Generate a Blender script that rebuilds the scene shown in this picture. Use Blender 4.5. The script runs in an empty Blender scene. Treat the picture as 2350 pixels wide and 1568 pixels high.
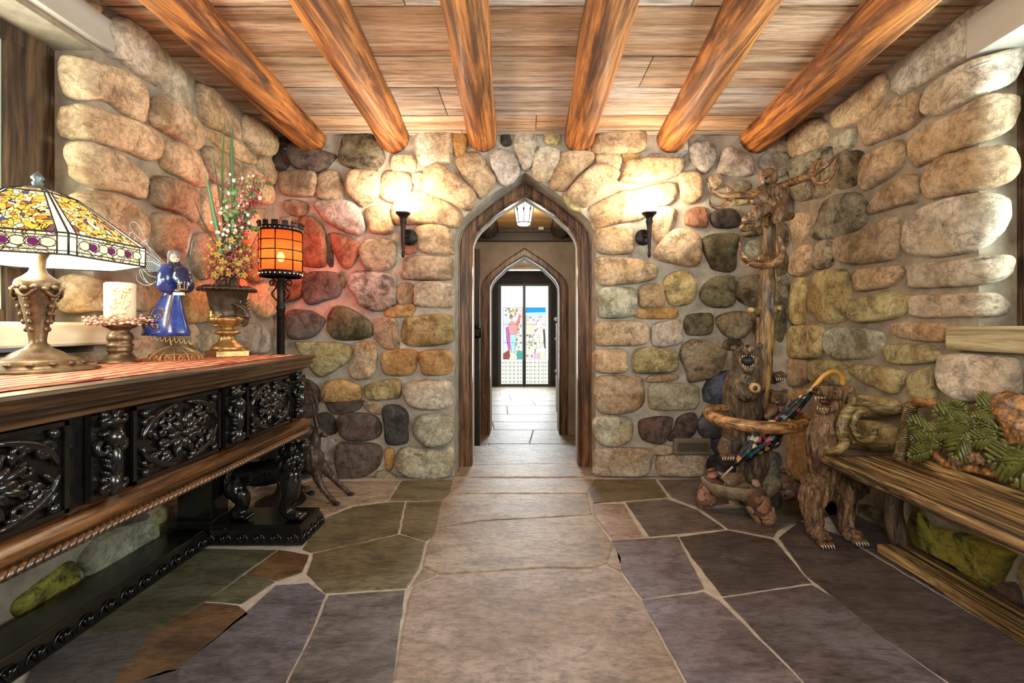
import bpy, bmesh, math, random
from mathutils import Vector, Matrix, noise
random.seed(7)
S = bpy.context.scene
COL = S.collection
F = 1044.4; CX = 1202.0; CY = 750.0; H = 1.14      # focal length in pixels, vanishing point, eye height
def P(px, py, Y): return Vector(((px-CX)*Y/F, Y, H-(py-CY)*Y/F))
def PS(px, py, X):                                   # point seen at a pixel on the plane x = X
    Y = X*F/(px-CX); return Vector((X, Y, H-(py-CY)*Y/F))
def PF(px, py, z=0.0):                               # point seen at a pixel on the plane z
    Y = (H-z)*F/(py-CY); return Vector(((px-CX)*Y/F, Y, z))

# ------------------------------------------------------------------ materials
def newmat(name):
    m = bpy.data.materials.new(name); m.use_nodes = True
    nt = m.node_tree; b = nt.nodes['Principled BSDF']
    return m, nt, b
def N(nt, t, **kw):
    n = nt.nodes.new(t)
    for k, v in kw.items():
        if k in n.inputs.keys() if isinstance(k, str) else False: n.inputs[k].default_value = v
        else: setattr(n, k, v)
    return n
def coords(nt, scale=(1,1,1), rot=(0,0,0)):
    tc = nt.nodes.new('ShaderNodeTexCoord'); mp = nt.nodes.new('ShaderNodeMapping')
    mp.inputs['Scale'].default_value = scale; mp.inputs['Rotation'].default_value = rot
    nt.links.new(tc.outputs['Object'], mp.inputs['Vector']); return mp.outputs['Vector']
def ramp(nt, fac, stops):
    r = nt.nodes.new('ShaderNodeValToRGB'); e = r.color_ramp.elements
    while len(e) < len(stops): e.new(0.5)
    for i, (p, c) in enumerate(stops):
        e[i].position = p; e[i].color = (c[0], c[1], c[2], 1)
    nt.links.new(fac, r.inputs['Fac']); return r.outputs['Color']
def noisen(nt, vec, scale, detail=6, rough=0.6, dist=0.0):
    n = nt.nodes.new('ShaderNodeTexNoise')
    n.inputs['Scale'].default_value = scale; n.inputs['Detail'].default_value = detail
    n.inputs['Roughness'].default_value = rough; n.inputs['Distortion'].default_value = dist
    nt.links.new(vec, n.inputs['Vector']); return n.outputs['Fac']
def bump(nt, b, h, strength=0.4, dist=0.01):
    bp = nt.nodes.new('ShaderNodeBump'); bp.inputs['Strength'].default_value = strength
    bp.inputs['Distance'].default_value = dist
    nt.links.new(h, bp.inputs['Height']); nt.links.new(bp.outputs['Normal'], b.inputs['Normal'])
def mixc(nt, fac, a, c, mode='MIX'):
    m = nt.nodes.new('ShaderNodeMix'); m.data_type = 'RGBA'; m.blend_type = mode
    for s, v in ((m.inputs['Factor'], fac), (m.inputs['A'], a), (m.inputs['B'], c)):
        if hasattr(v, 'node'): nt.links.new(v, s)
        elif isinstance(v, (int, float)): s.default_value = v
        else: s.default_value = (v[0], v[1], v[2], 1)
    return m.outputs['Result']
def plain(name, col, rough=0.6, metal=0.0, spec=0.5, nscale=0, var=0.25, bstr=0.0, em=None, estr=0, stretch=(1,1,1), coat=0):
    m, nt, b = newmat(name)
    b.inputs['Base Color'].default_value = (*col, 1); b.inputs['Roughness'].default_value = rough
    b.inputs['Metallic'].default_value = metal; b.inputs['Specular IOR Level'].default_value = spec
    b.inputs['Coat Weight'].default_value = coat; b.inputs['Coat Roughness'].default_value = .15
    if nscale:
        f = noisen(nt, coords(nt, stretch), nscale, 8, .65)
        c = ramp(nt, f, [(.3, [x*(1-var) for x in col]), (.7, [min(1, x*(1+var)) for x in col])])
        nt.links.new(c, b.inputs['Base Color'])
        if bstr: bump(nt, b, f, bstr, .01)
    if em: b.inputs['Emission Color'].default_value = (*em, 1); b.inputs['Emission Strength'].default_value = estr
    return m
def emis(name, col, s):
    m, nt, b = newmat(name); nt.nodes.remove(b)
    e = nt.nodes.new('ShaderNodeEmission'); e.inputs['Color'].default_value = (*col, 1); e.inputs['Strength'].default_value = s
    nt.links.new(e.outputs[0], nt.nodes['Material Output'].inputs['Surface']); return m
def woodmat(name, dark, light, scale=6, axis='y', rough=.45, bstr=.3, knots=0.0, coat=0, contrast=(.40,.60), long=.06):
    m, nt, b = newmat(name)
    st = {'x': (long,1,1), 'y': (1,long,1), 'z': (1,1,long)}[axis]
    v = coords(nt, st)
    f = noisen(nt, v, scale*4.5, 10, .72, .7); f2 = noisen(nt, coords(nt, tuple(max(q,.10) for q in st)), scale*1.1, 5, .6, 1.6)
    c = ramp(nt, f, [(contrast[0], dark), (contrast[1], light)])
    c2 = ramp(nt, f2, [(.40, (.28,.22,.18)), (.56, (1.05,1.05,1.05))])
    cc = mixc(nt, .85, c, c2, 'MULTIPLY')
    if knots:
        vo = nt.nodes.new('ShaderNodeTexVoronoi'); vo.inputs['Scale'].default_value = 5; nt.links.new(coords(nt, tuple(max(q,.45) for q in st)), vo.inputs['Vector'])
        kc = ramp(nt, vo.outputs['Distance'], [(.05, (.12,.07,.05)), (.17, (1,1,1))]); cc = mixc(nt, knots, cc, kc, 'MULTIPLY')
    nt.links.new(cc, b.inputs['Base Color']); b.inputs['Roughness'].default_value = rough
    b.inputs['Coat Weight'].default_value = coat; b.inputs['Coat Roughness'].default_value = .25
    bump(nt, b, f, bstr, .012); return m
def attrmat(name, rough=.85, scale=9, bstr=.6, stretch=(1,1,1), spec=.4, dark=.28, veins=0.0, grain=.6):
    m, nt, b = newmat(name)
    at = nt.nodes.new('ShaderNodeAttribute'); at.attribute_name = 'col'
    v = coords(nt, stretch)
    n1 = noisen(nt, v, scale, 12, .74, .35); n2 = noisen(nt, v, scale*5, 8, .75); n3 = noisen(nt, v, scale*.35, 3, .5, .8)
    dk = mixc(nt, 1.0, at.outputs['Color'], (dark,dark*.88,dark*.78), 'MULTIPLY')
    mr = nt.nodes.new('ShaderNodeMapRange'); mr.inputs['From Min'].default_value = .53; mr.inputs['From Max'].default_value = .41
    nt.links.new(n1, mr.inputs['Value'])
    mu = nt.nodes.new('ShaderNodeMath'); mu.operation = 'MULTIPLY'
    nt.links.new(mr.outputs[0], mu.inputs[0]); nt.links.new(at.outputs['Alpha'], mu.inputs[1])
    c = mixc(nt, mu.outputs[0], at.outputs['Color'], dk)
    w = ramp(nt, n3, [(.36, (.80,.68,.52)), (.62, (1.22,1.24,1.26))])
    c = mixc(nt, .8, c, w, 'MULTIPLY')
    g = ramp(nt, n2, [(.36, (.45,.42,.38)), (.56, (1.15,1.15,1.15))])
    c = mixc(nt, grain, c, g, 'MULTIPLY')
    ad = nt.nodes.new('ShaderNodeMath'); ad.operation = 'ADD'
    nt.links.new(n1, ad.inputs[0]); nt.links.new(n2, ad.inputs[1]); hgt = ad.outputs[0]
    if veins:
        nv = noisen(nt, v, scale*.8, 5, .6, 1.5)
        s1 = nt.nodes.new('ShaderNodeMath'); s1.operation = 'SUBTRACT'; s1.inputs[1].default_value = .5; nt.links.new(nv, s1.inputs[0])
        s2 = nt.nodes.new('ShaderNodeMath'); s2.operation = 'ABSOLUTE'; nt.links.new(s1.outputs[0], s2.inputs[0])
        vc = ramp(nt, s2.outputs[0], [(.0, (.35,.30,.26)), (.022, (1,1,1))])
        c = mixc(nt, veins, c, vc, 'MULTIPLY')
    nt.links.new(c, b.inputs['Base Color']); b.inputs['Roughness'].default_value = rough
    b.inputs['Specular IOR Level'].default_value = spec
    bump(nt, b, hgt, bstr, .02); return m

M = {}
M['stone'] = attrmat('fieldstone', .8, 7, 1.0, dark=.22, veins=.6, grain=.6)
M['slate'] = attrmat('flagstone', .33, 4.0, .8, (1,2.2,1), .5, .34, veins=.45, grain=.8)
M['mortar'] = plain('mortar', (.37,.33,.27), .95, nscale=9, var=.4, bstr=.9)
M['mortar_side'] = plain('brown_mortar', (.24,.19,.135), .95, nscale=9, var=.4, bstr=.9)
M['grout'] = plain('grout', (.42,.37,.31), .9, nscale=22, var=.25, bstr=.5)
M['log'] = woodmat('varnished_log', (.15,.042,.010), (.68,.25,.055), 7, 'y', .55, .8, knots=.8, coat=.05, long=.045)
M['log_dark'] = woodmat('dark_log', (.05,.025,.01), (.25,.13,.05), 6, 'y', .5, .4)
M['plank'] = attrmat('barn_board', .7, 22, .5, (.05,1,1), .3, .38, grain=.8)
M['frame'] = woodmat('oak_frame', (.045,.018,.007), (.30,.145,.06), 9, 'z', .4, .5, coat=.2)
M['walnut'] = woodmat('window_wood', (.03,.016,.008), (.13,.07,.03), 7, 'z', .5, .4)
M['ebony'] = plain('blackened_carved_oak', (.006,.005,.0045), .22, nscale=25, var=.5, bstr=.1, coat=.35)
M['ebonyrail'] = woodmat('polished_rail', (.025,.009,.003), (.20,.08,.022), 8, 'y', .25, .15, coat=.6)
M['tabletop'] = woodmat('brown_table_top', (.012,.006,.003), (.10,.045,.017), 8, 'y', .28, .15, coat=.5)
M['iron'] = plain('black_wrought_iron', (.022,.018,.016), .42, metal=.7, nscale=30, var=.4, bstr=.25)
M['bronze'] = plain('aged_bronze', (.15,.095,.05), .38, metal=.75, nscale=22, var=.6, bstr=.25)
M['darkbronze'] = plain('dark_bronze', (.07,.045,.028), .42, metal=.6, nscale=18, var=.6, bstr=.3)
M['gold'] = plain('antique_gold', (.42,.25,.09), .38, metal=.8, nscale=30, var=.4, bstr=.2)
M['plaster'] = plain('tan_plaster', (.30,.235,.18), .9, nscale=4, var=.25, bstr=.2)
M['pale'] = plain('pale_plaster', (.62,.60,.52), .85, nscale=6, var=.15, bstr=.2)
M['sill'] = plain('cream_sill_stone', (.60,.52,.38), .6, nscale=7, var=.22, bstr=.2, stretch=(1,.3,1))
M['graybeam'] = plain('grey_lintel_stone', (.36,.32,.27), .8, nscale=5, var=.2, bstr=.2, stretch=(1,.2,1))
M['white'] = plain('white_paint', (.8,.8,.76), .4)
M['dark'] = plain('dark_wood_panel', (.035,.02,.013), .5, nscale=10, var=.4, stretch=(1,1,.1))
M['fur'] = woodmat('carved_brown_fur', (.035,.016,.008), (.46,.26,.12), 12, 'z', .42, .9, coat=.3, contrast=(.36,.66), long=.22)
M['furdark'] = woodmat('carved_dark_fur', (.02,.013,.008), (.26,.17,.09), 12, 'z', .42, .9, coat=.3, contrast=(.36,.66), long=.22)
M['branch'] = woodmat('carved_branch', (.09,.032,.010), (.56,.28,.09), 10, 'x', .38, .5, coat=.4, long=.15)
M['trunk'] = woodmat('carved_trunk', (.06,.03,.010), (.50,.30,.09), 9, 'z', .42, .8, coat=.3, long=.12)
M['olivebranch'] = woodmat('olive_branch', (.06,.04,.012), (.40,.30,.11), 10, 'x', .36, .5, coat=.4, long=.2)
M['seat'] = woodmat('weathered_bench_board', (.022,.014,.007), (.62,.40,.16), 11, 'y', .4, .9, coat=.15, contrast=(.44,.57), long=.035)
M['leafcarve'] = plain('green_carved_leaf', (.085,.095,.018), .35, nscale=20, var=.6, bstr=.3, coat=.5)
M['scale'] = attrmat('painted_bark', .5, 10, .7)
M['black'] = plain('flat_black', (.006,.005,.005), .6)
M['tooth'] = plain('ivory_teeth', (.6,.52,.36), .4)
M['vent'] = plain('tan_vent_metal', (.22,.19,.13), .45, metal=.3)

def glassmat(name, tint=(1,1,1)):
    m, nt, b = newmat(name); nt.nodes.remove(b)
    t = nt.nodes.new('ShaderNodeBsdfTransparent'); t.inputs['Color'].default_value = (*tint, 1)
    g = nt.nodes.new('ShaderNodeBsdfGlossy'); g.inputs['Roughness'].default_value = .05
    mx = nt.nodes.new('ShaderNodeMixShader'); mx.inputs[0].default_value = .08
    nt.links.new(t.outputs[0], mx.inputs[1]); nt.links.new(g.outputs[0], mx.inputs[2])
    nt.links.new(mx.outputs[0], nt.nodes['Material Output'].inputs['Surface']); return m
M['glass'] = glassmat('window_glass', (.92,.97,.93))

# ------------------------------------------------------------------ mesh helpers
class MB:
    def __init__(s): s.v = []; s.f = []; s.mi = []; s.c = None; s.sm = []
    def add(s, vs, fs, mi=0, smooth=True, col=None):
        o = len(s.v); s.v += [tuple(p) for p in vs]
        s.f += [tuple(i+o for i in f) for f in fs]; s.mi += [mi]*len(fs); s.sm += [smooth]*len(fs)
        if col is not None:
            if s.c is None: s.c = []
            s.c += [tuple(col)]*len(vs)
        return s
    def box(s, a, b, mi=0, rot=None, piv=None, col=None):
        x0,y0,z0 = [min(a[i],b[i]) for i in range(3)]; x1,y1,z1 = [max(a[i],b[i]) for i in range(3)]
        vs = [Vector(p) for p in ((x0,y0,z0),(x1,y0,z0),(x1,y1,z0),(x0,y1,z0),(x0,y0,z1),(x1,y0,z1),(x1,y1,z1),(x0,y1,z1))]
        if rot is not None:
            pv = Vector(piv) if piv is not None else sum(vs, Vector())/8
            vs = [rot @ (p-pv)+pv for p in vs]
        return s.add(vs, [(0,3,2,1),(4,5,6,7),(0,1,5,4),(1,2,6,5),(2,3,7,6),(3,0,4,7)], mi, False, col)
    def ell(s, c, r, mi=0, R=None, seg=12, rings=8, col=None):
        if isinstance(r, (int, float)): r = (r,r,r)
        c = Vector(c); vs = []
        for i in range(rings+1):
            th = math.pi*i/rings
            for j in range(seg):
                ph = 2*math.pi*j/seg
                p = Vector((r[0]*math.sin(th)*math.cos(ph), r[1]*math.sin(th)*math.sin(ph), r[2]*math.cos(th)))
                vs.append(c+(R @ p if R is not None else p))
        fs = [(i*seg+j, (i+1)*seg+j, (i+1)*seg+(j+1)%seg, i*seg+(j+1)%seg) for i in range(rings) for j in range(seg)]
        return s.add(vs, fs, mi, True, col)
    def tube(s, pts, rad, seg=8, mi=0, closed=False, col=None, cap=True, flat=1.0):
        pts = [Vector(p) for p in pts]; n = len(pts)
        if isinstance(rad, (int, float)): rad = [rad]*n
        elif len(rad) != n: rad = [rad[0]+(rad[-1]-rad[0])*i/(n-1) for i in range(n)] if len(rad) == 2 else [rad[min(len(rad)-1, int(i*len(rad)/n))] for i in range(n)]
        vs = []; up = None
        for i, p in enumerate(pts):
            t = (pts[(i+1)%n]-pts[i-1]) if closed else (pts[min(i+1,n-1)]-pts[max(i-1,0)])
            if t.length < 1e-9: t = Vector((0,0,1))
            t.normalize()
            if up is None:
                up = Vector((0,0,1)) if abs(t.z) < .9 else Vector((0,1,0))
            a = t.cross(up)
            if a.length < 1e-6: a = t.cross(Vector((1,.3,0)))
            a.normalize(); b = a.cross(t).normalized(); up = b
            for j in range(seg):
                an = 2*math.pi*j/seg
                vs.append(p+a*math.cos(an)*rad[i]+b*math.sin(an)*rad[i]*flat)
        m = n if closed else n-1
        fs = [(i*seg+j, i*seg+(j+1)%seg, ((i+1)%n)*seg+(j+1)%seg, ((i+1)%n)*seg+j) for i in range(m) for j in range(seg)]
        if not closed and cap:
            fs += [tuple(range(seg-1,-1,-1)), tuple((n-1)*seg+j for j in range(seg))]
        return s.add(vs, fs, mi, True, col)
    def lathe(s, prof, c=(0,0,0), seg=32, mi=0, sx=1, sy=1, flute=0, nfl=0, col=None, rot0=0):
        c = Vector(c); vs = []
        for k, (r, z) in enumerate(prof):
            for j in range(seg):
                a = 2*math.pi*j/seg+rot0
                rr = r*(1+(flute*math.cos(a*nfl) if nfl else 0))
                vs.append(c+Vector((rr*sx*math.cos(a), rr*sy*math.sin(a), z)))
        n = len(prof)
        fs = [(i*seg+j, i*seg+(j+1)%seg, (i+1)*seg+(j+1)%seg, (i+1)*seg+j) for i in range(n-1) for j in range(seg)]
        fs += [tuple(range(seg-1,-1,-1)), tuple((n-1)*seg+j for j in range(seg))]
        return s.add(vs, fs, mi, seg > 8, col)
    def prism(s, poly, fn, d0, d1, mi=0, smooth=False, col=None):      # poly 2D, fn(u,v,d)->3D
        n = len(poly); vs = [fn(u,v,d0) for u,v in poly]+[fn(u,v,d1) for u,v in poly]
        fs = [tuple(range(n)), tuple(range(2*n-1,n-1,-1))]+[(i,i+n,(i+1)%n+n,(i+1)%n) for i in range(n)]
        return s.add(vs, fs, mi, smooth, col)
    def build(s, name, mat, parent=None, bevel=0, smooth=None, sub=0):
        me = bpy.data.meshes.new(name); me.from_pydata(s.v, [], s.f)
        for m in (mat if isinstance(mat, (list, tuple)) else [mat]): me.materials.append(m)
        me.polygons.foreach_set('material_index', s.mi)
        me.polygons.foreach_set('use_smooth', s.sm if smooth is None else [smooth]*len(s.f))
        if s.c and len(s.c) == len(s.v):
            at = me.color_attributes.new('col', 'FLOAT_COLOR', 'POINT')
            at.data.foreach_set('color', [x for c in s.c for x in c])
        bm = bmesh.new(); bm.from_mesh(me); bmesh.ops.recalc_face_normals(bm, faces=bm.faces); bm.to_mesh(me); bm.free()
        me.update()
        o = bpy.data.objects.new(name, me); COL.objects.link(o)
        if parent is not None:
            o.parent = parent; o.matrix_parent_inverse = Matrix.Translation(-parent.location) if True else o.matrix_parent_inverse
        if bevel:
            b = o.modifiers.new('bevel', 'BEVEL'); b.width = bevel; b.segments = 2; b.limit_method = 'ANGLE'; b.harden_normals = False
        if sub:
            b = o.modifiers.new('sub', 'SUBSURF'); b.levels = sub; b.render_levels = sub
        return o
def thing(name, label, cat, loc=(0,0,0), group=None):
    o = bpy.data.objects.new(name, None); COL.objects.link(o); o.location = loc; o.empty_display_size = .1
    o['label'] = label; o['category'] = cat
    if group: o['group'] = group
    return o
def tag(o, label, cat, group=None, kind=None):
    o['label'] = label; o['category'] = cat
    if group: o['group'] = group
    if kind: o['kind'] = kind
    return o
def struct(o, label=None):
    o['kind'] = 'structure'
    if label: o['label'] = label
    return o
def catmull(pts, n=6, closed=False):
    pts = [Vector(p) for p in pts]; out = []; m = len(pts)
    rng = range(m) if closed else range(m-1)
    for i in rng:
        p0 = pts[(i-1)%m] if closed or i > 0 else pts[0]*2-pts[1]
        p1 = pts[i]; p2 = pts[(i+1)%m]
        p3 = pts[(i+2)%m] if closed or i+2 < m else p2*2-p1
        for k in range(n):
            t = k/n
            out.append(.5*((2*p1)+(p2-p0)*t+(2*p0-5*p1+4*p2-p3)*t*t+(3*p1-p0-3*p2+p3)*t**3))
    if not closed: out.append(pts[-1])
    return out
def lerpr(rs, n):                                     # resample a radius list to n values
    return [rs[min(int(t), len(rs)-2)]*(1-(t-min(int(t), len(rs)-2)))+rs[min(int(t), len(rs)-2)+1]*(t-min(int(t), len(rs)-2)) for t in [i*(len(rs)-1)/(n-1) for i in range(n)]]
def branch(mb, pts, rs, seg=10, mi=0, n=6, flat=1.0):
    c = catmull(pts, n); mb.tube(c, lerpr(rs, len(c)), seg, mi, flat=flat); return mb
# organic: blends ellipsoids and tapered limbs into one continuous sculpted surface
def organic(name, prims, mat, parent=None, vox=.007, smooth=6, fur=0.0, ff=60, label=None, flow=(1,1,.3)):
    mb = MB()
    for p in prims:
        if p[0] == 's':
            R = p[3] if len(p) > 3 else None
            mb.ell(p[1], p[2], R=R, seg=16, rings=10)
        else:
            c = catmull(p[1], 4) if len(p[1]) > 2 else [Vector(q) for q in p[1]]
            rr = lerpr(p[2], len(c)); mb.tube(c, rr, 12); mb.ell(c[0], rr[0]*.99); mb.ell(c[-1], rr[-1]*.99)
    t = mb.build('tmp', mat)
    r = t.modifiers.new('r', 'REMESH'); r.mode = 'VOXEL'; r.voxel_size = vox
    sm = t.modifiers.new('s', 'SMOOTH'); sm.iterations = smooth; sm.factor = .5
    dg = bpy.context.evaluated_depsgraph_get(); ev = t.evaluated_get(dg)
    me = bpy.data.meshes.new_from_object(ev); me.name = name
    bpy.data.objects.remove(t)
    if fur:
        me.update()
        fl = Vector(flow)
        nn = [v.normal.copy() for v in me.vertices]
        for v, n_ in zip(me.vertices, nn):
            q = Vector((v.co.x*fl.x, v.co.y*fl.y, v.co.z*fl.z))
            d = noise.noise(q*ff)+.5*noise.noise(q*ff*2.1+Vector((3,1,7)))
            v.co += n_*d*fur
    for p in me.polygons: p.use_smooth = True
    me.materials.clear(); me.materials.append(mat)
    o = bpy.data.objects.new(name, me); COL.objects.link(o)
    if parent is not None: o.parent = parent; o.matrix_parent_inverse = Matrix.Translation(-parent.location)
    if label: o['label'] = label
    return o

# ------------------------------------------------------------------ camera
cam = bpy.data.cameras.new('camera'); co = bpy.data.objects.new('camera', cam); COL.objects.link(co)
co.location = (0,0,H); co.rotation_euler = (math.pi/2,0,0)
cam.sensor_width = 36; cam.lens = F/2350*36
cam.shift_x = (1175-CX)/2350; cam.shift_y = -(784-CY)/2350
cam.clip_start = .02; S.camera = co
SCONCE, WORLD, LWIN, RWIN, FILL, FLAMP, SCP, EXPO = 36, .13, 115, 200, 50, 34, 13, 0.42
# ------------------------------------------------------------------ stone walls
YB = 3.45; XR = 2.03; XL = -1.88                      # stone planes; mortar lies .02 behind
PAL = {  # albedo and amount of mottling; r also paints the red lamp's glow on stones
 'c': (.76,.55,.35,.55), 'w': (.80,.68,.53,.5), 't': (.56,.41,.27,.6), 'o': (.72,.45,.19,.5), 'g': (.21,.19,.11,.9),
 'k': (.10,.09,.085,.8), 'd': (.19,.14,.125,.85), 'r': (.46,.21,.13,.7), 'y': (.62,.51,.25,.7), 'b': (.19,.23,.35,.9),
 'p': (.68,.60,.54,.55), 'm': (.38,.32,.22,1.0), 'l': (.66,.63,.47,.6), 'G': (.50,.44,.07,1.0), 'P': (.44,.37,.34,1.0)}
def parse(txt, ox, oy, s):
    out = []
    for ln in txt.strip().splitlines():
        k, r = ln.strip().split(' ', 1)
        q = [tuple(float(a) for a in t.split(',')) for t in r.split()]
        out.append((k, [(ox+u/s, oy+v/s) for u, v in q]))
    return out
BACK = parse('''d 130,60 250,60 250,130 135,130
d 120,150 230,190 240,290 190,355 130,330 115,200
d 275,120 640,210 640,260 540,360 460,365 280,310
t 150,370 400,355 495,400 480,560 420,590 200,570 150,480
t 520,400 600,360 690,380 740,560 700,620 520,605 500,500
m 700,180 760,30 980,30 1080,160 1100,260 1000,360 880,350 720,290
c 770,420 850,350 1030,360 1060,420 1050,580 930,670 880,660 780,560
c 1170,240 1320,215 1380,260 1370,350 1180,350
c 1090,400 1160,360 1330,400 1340,560 1190,640 1070,590 1065,500
c 1360,390 1440,380 1460,430 1410,490 1360,460
w 1405,20 1690,10 1720,60 1710,250 1660,300 1420,280
o 1730,20 1840,30 1830,200 1740,210
c 1480,330 1590,290 1700,370 1880,520 1930,600 1900,690 1830,710 1700,640 1480,560 1440,450
c 1200,640 1390,540 1480,545 1700,660 1800,750 1770,860 1600,850 1400,840 1200,830
c 1390,880 1560,845 1700,900 1730,1080 1700,1110 1450,1090 1400,980
p 480,660 600,630 820,650 900,760 930,880 850,940 620,840 530,760
c 940,700 1100,680 1170,760 1180,900 1100,930 990,910 940,800
t 200,640 320,620 410,670 400,740 320,770 220,720
r 340,800 430,770 520,830 570,950 570,1200 450,1220 360,1180 350,900
r 610,930 700,930 860,1000 880,1080 800,1220 720,1215 640,1090
t 900,1030 1000,980 1180,990 1215,1080 1180,1220 1060,1260 940,1240 890,1130
t 1290,1160 1400,1125 1680,1140 1725,1200 1710,1320 1650,1340 1290,1330 1275,1240
d 410,1300 540,1270 690,1300 700,1470 560,1530 430,1560 380,1480
P 790,1300 900,1260 1180,1300 1210,1420 1200,1560 1050,1620 900,1570 850,1480 780,1400
t 1230,1390 1330,1370 1370,1430 1350,1560 1240,1550
w 1385,1400 1480,1360 1690,1370 1720,1430 1720,1560 1680,1590 1400,1570 1380,1480
r 1290,1040 1370,1040 1380,1090 1300,1110
k 590,960 610,950 635,1200 600,1200 582,1050
g 705,1290 735,1290 740,1400 710,1400
t 180,790 330,780 330,880 200,880
r 130,900 330,960 340,1200 180,1230 130,1100
r 140,1280 370,1270 360,1480 200,1540 140,1450''', 600, 300, 3.92)
BACK += parse('''g 370,160 410,40 490,10 620,60 740,150 750,260 620,300 450,290 380,230
d 50,70 200,50 320,100 345,150 250,270 60,270
o 870,60 960,10 1110,0 1120,60 1080,95 900,100
t 780,220 850,120 960,130 980,260 980,370 870,370 790,300
y 1020,180 1080,110 1400,85 1450,180 1440,310 1200,355 1020,330
y 110,330 180,320 540,340 570,460 420,570 330,610 250,560 180,440
c 630,340 700,310 780,330 800,440 770,590 700,635 600,630 560,560 620,460
o 840,460 900,390 1130,395 1145,480 1100,590 930,600 860,570
o 1175,410 1400,390 1450,450 1440,570 1340,600 1210,595 1180,540
o 335,750 400,660 520,640 640,690 665,760 640,815 400,830 340,810
d 370,825 660,820 670,860 600,910 430,935
y 700,700 850,650 990,650 1000,770 960,800 760,810 700,770
w 1035,720 1100,660 1380,650 1450,720 1440,850 1330,895 1120,870 1045,800
t 690,840 820,840 840,930 760,930 700,880
d 470,970 580,930 760,950 830,1020 830,1100 760,1150 560,1160 480,1090
k 860,890 960,860 1060,930 1060,1060 1050,1180 890,1190 870,1060
l 1120,1010 1200,940 1420,950 1460,1030 1440,1150 1330,1200 1200,1190 1115,1100
d 465,1210 600,1190 800,1200 840,1280 800,1400 640,1490 480,1480
o 870,1250 940,1250 930,1400 880,1400
l 970,1290 1050,1220 1300,1240 1440,1230 1450,1400 1390,1470 1180,1480 1040,1450 960,1370
d 150,640 260,680 300,740 290,830 200,850 130,800
d 150,860 270,860 280,930 200,970 100,950
k 290,960 350,930 430,980 440,1100 320,1110
p 300,1150 430,1150 450,1300 400,1370 280,1300
l 800,1440 900,1435 960,1490 800,1500
d 0,1000 180,1000 260,1120 200,1200 0,1200
d -60,1240 200,1230 260,1400 180,1490 -60,1480
d -60,700 100,650 130,800 60,960 -60,960''', 650, 700, 3.7325)
BACK += parse('''c 240,420 350,320 480,300 560,370 650,530 715,660 560,850 500,820 330,620
p 660,310 800,265 930,330 1000,450 990,580 900,680 820,700 750,640 660,450
w 960,60 1100,40 1190,70 1210,300 1150,470 1060,520 1000,400 950,250
w 1200,320 1270,240 1400,250 1490,310 1470,480 1370,640 1240,650 1160,580 1170,430
c 1530,320 1850,310 1880,420 1700,600 1560,760 1400,740 1400,600 1500,400
c 1600,760 1900,480 2050,470 2200,560 2080,730 1800,960 1640,900
y 1530,820 1620,830 1750,960 1740,1010 1640,1000 1540,900
y 1320,70 1460,60 1500,150 1480,210 1330,190
k 790,110 870,90 900,200 810,215''', 1000, 290, 5.2275)
BACK += parse('''c 60,60 200,0 480,20 515,90 480,180 250,200 60,190
c 90,220 260,210 300,250 280,330 180,340 80,290
o 320,215 450,210 440,250 340,280
p 570,210 830,205 830,240 580,240
c 340,290 480,255 800,260 860,300 800,400 560,460 310,455 300,400
c 20,690 260,560 430,530 700,470 790,520 780,620 700,670 600,690 490,790 260,830 70,880 30,820
c 610,700 740,690 770,740 700,960 620,1000 585,950 590,780
c 820,400 900,370 990,400 1020,500 1010,600 930,650 850,620 820,500
p 930,130 1000,90 1120,110 1160,200 1120,320 1040,380 970,320 920,220
p 1210,180 1290,160 1460,250 1480,380 1380,410 1240,390 1170,350
p 800,130 880,90 900,150 860,240 810,230
p 1560,230 1680,180 1800,220 1820,300 1770,390 1700,410 1550,330
p 1600,110 1700,70 1790,110 1790,180 1630,180
c 1080,430 1160,390 1200,420 1190,480 1130,520
m 1300,470 1400,450 1470,490 1440,530 1300,530
y 1290,620 1440,600 1450,640 1360,665 1290,660
r 890,730 960,690 1050,690 1080,780 1060,860 960,860 880,830
k 1110,750 1200,710 1310,715 1370,790 1340,860 1220,870 1130,850
g 1030,980 1130,930 1300,930 1350,960 1340,1130 1330,1240 1270,1270 1130,1240 1080,1160 1040,1060
m 1390,840 1500,820 1560,860 1550,930 1420,945 1380,900
l 1430,1010 1560,990 1560,1130 1440,1110
c 60,920 130,880 370,880 400,950 400,1080 300,1110 100,1090
c 600,1080 760,900 960,920 1020,1020 1010,1180 930,1220 760,1190 620,1150
c 75,1150 200,1140 420,1160 590,1220 610,1290 540,1350 160,1390 90,1330 70,1240
l 90,1430 380,1415 430,1480 430,1600 380,1670 130,1680 90,1600
c 470,1420 540,1380 660,1390 690,1480 680,1580 600,1590 480,1580 460,1490
y 680,1370 760,1280 880,1270 960,1360 970,1480 900,1560 760,1570 700,1480
g 1020,1440 1120,1330 1280,1310 1310,1400 1300,1560 1150,1590 1040,1540
m 1340,1370 1430,1310 1560,1330 1570,1560 1450,1570 1340,1500
m 1720,860 1790,840 1800,1020 1730,1050
g 1720,1150 1790,1100 1800,1250 1720,1300
m 1700,1350 1790,1330 1790,1600 1700,1620
p 1680,560 1790,500 1800,680 1700,720''', 1350, 300, 3.92)
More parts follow.
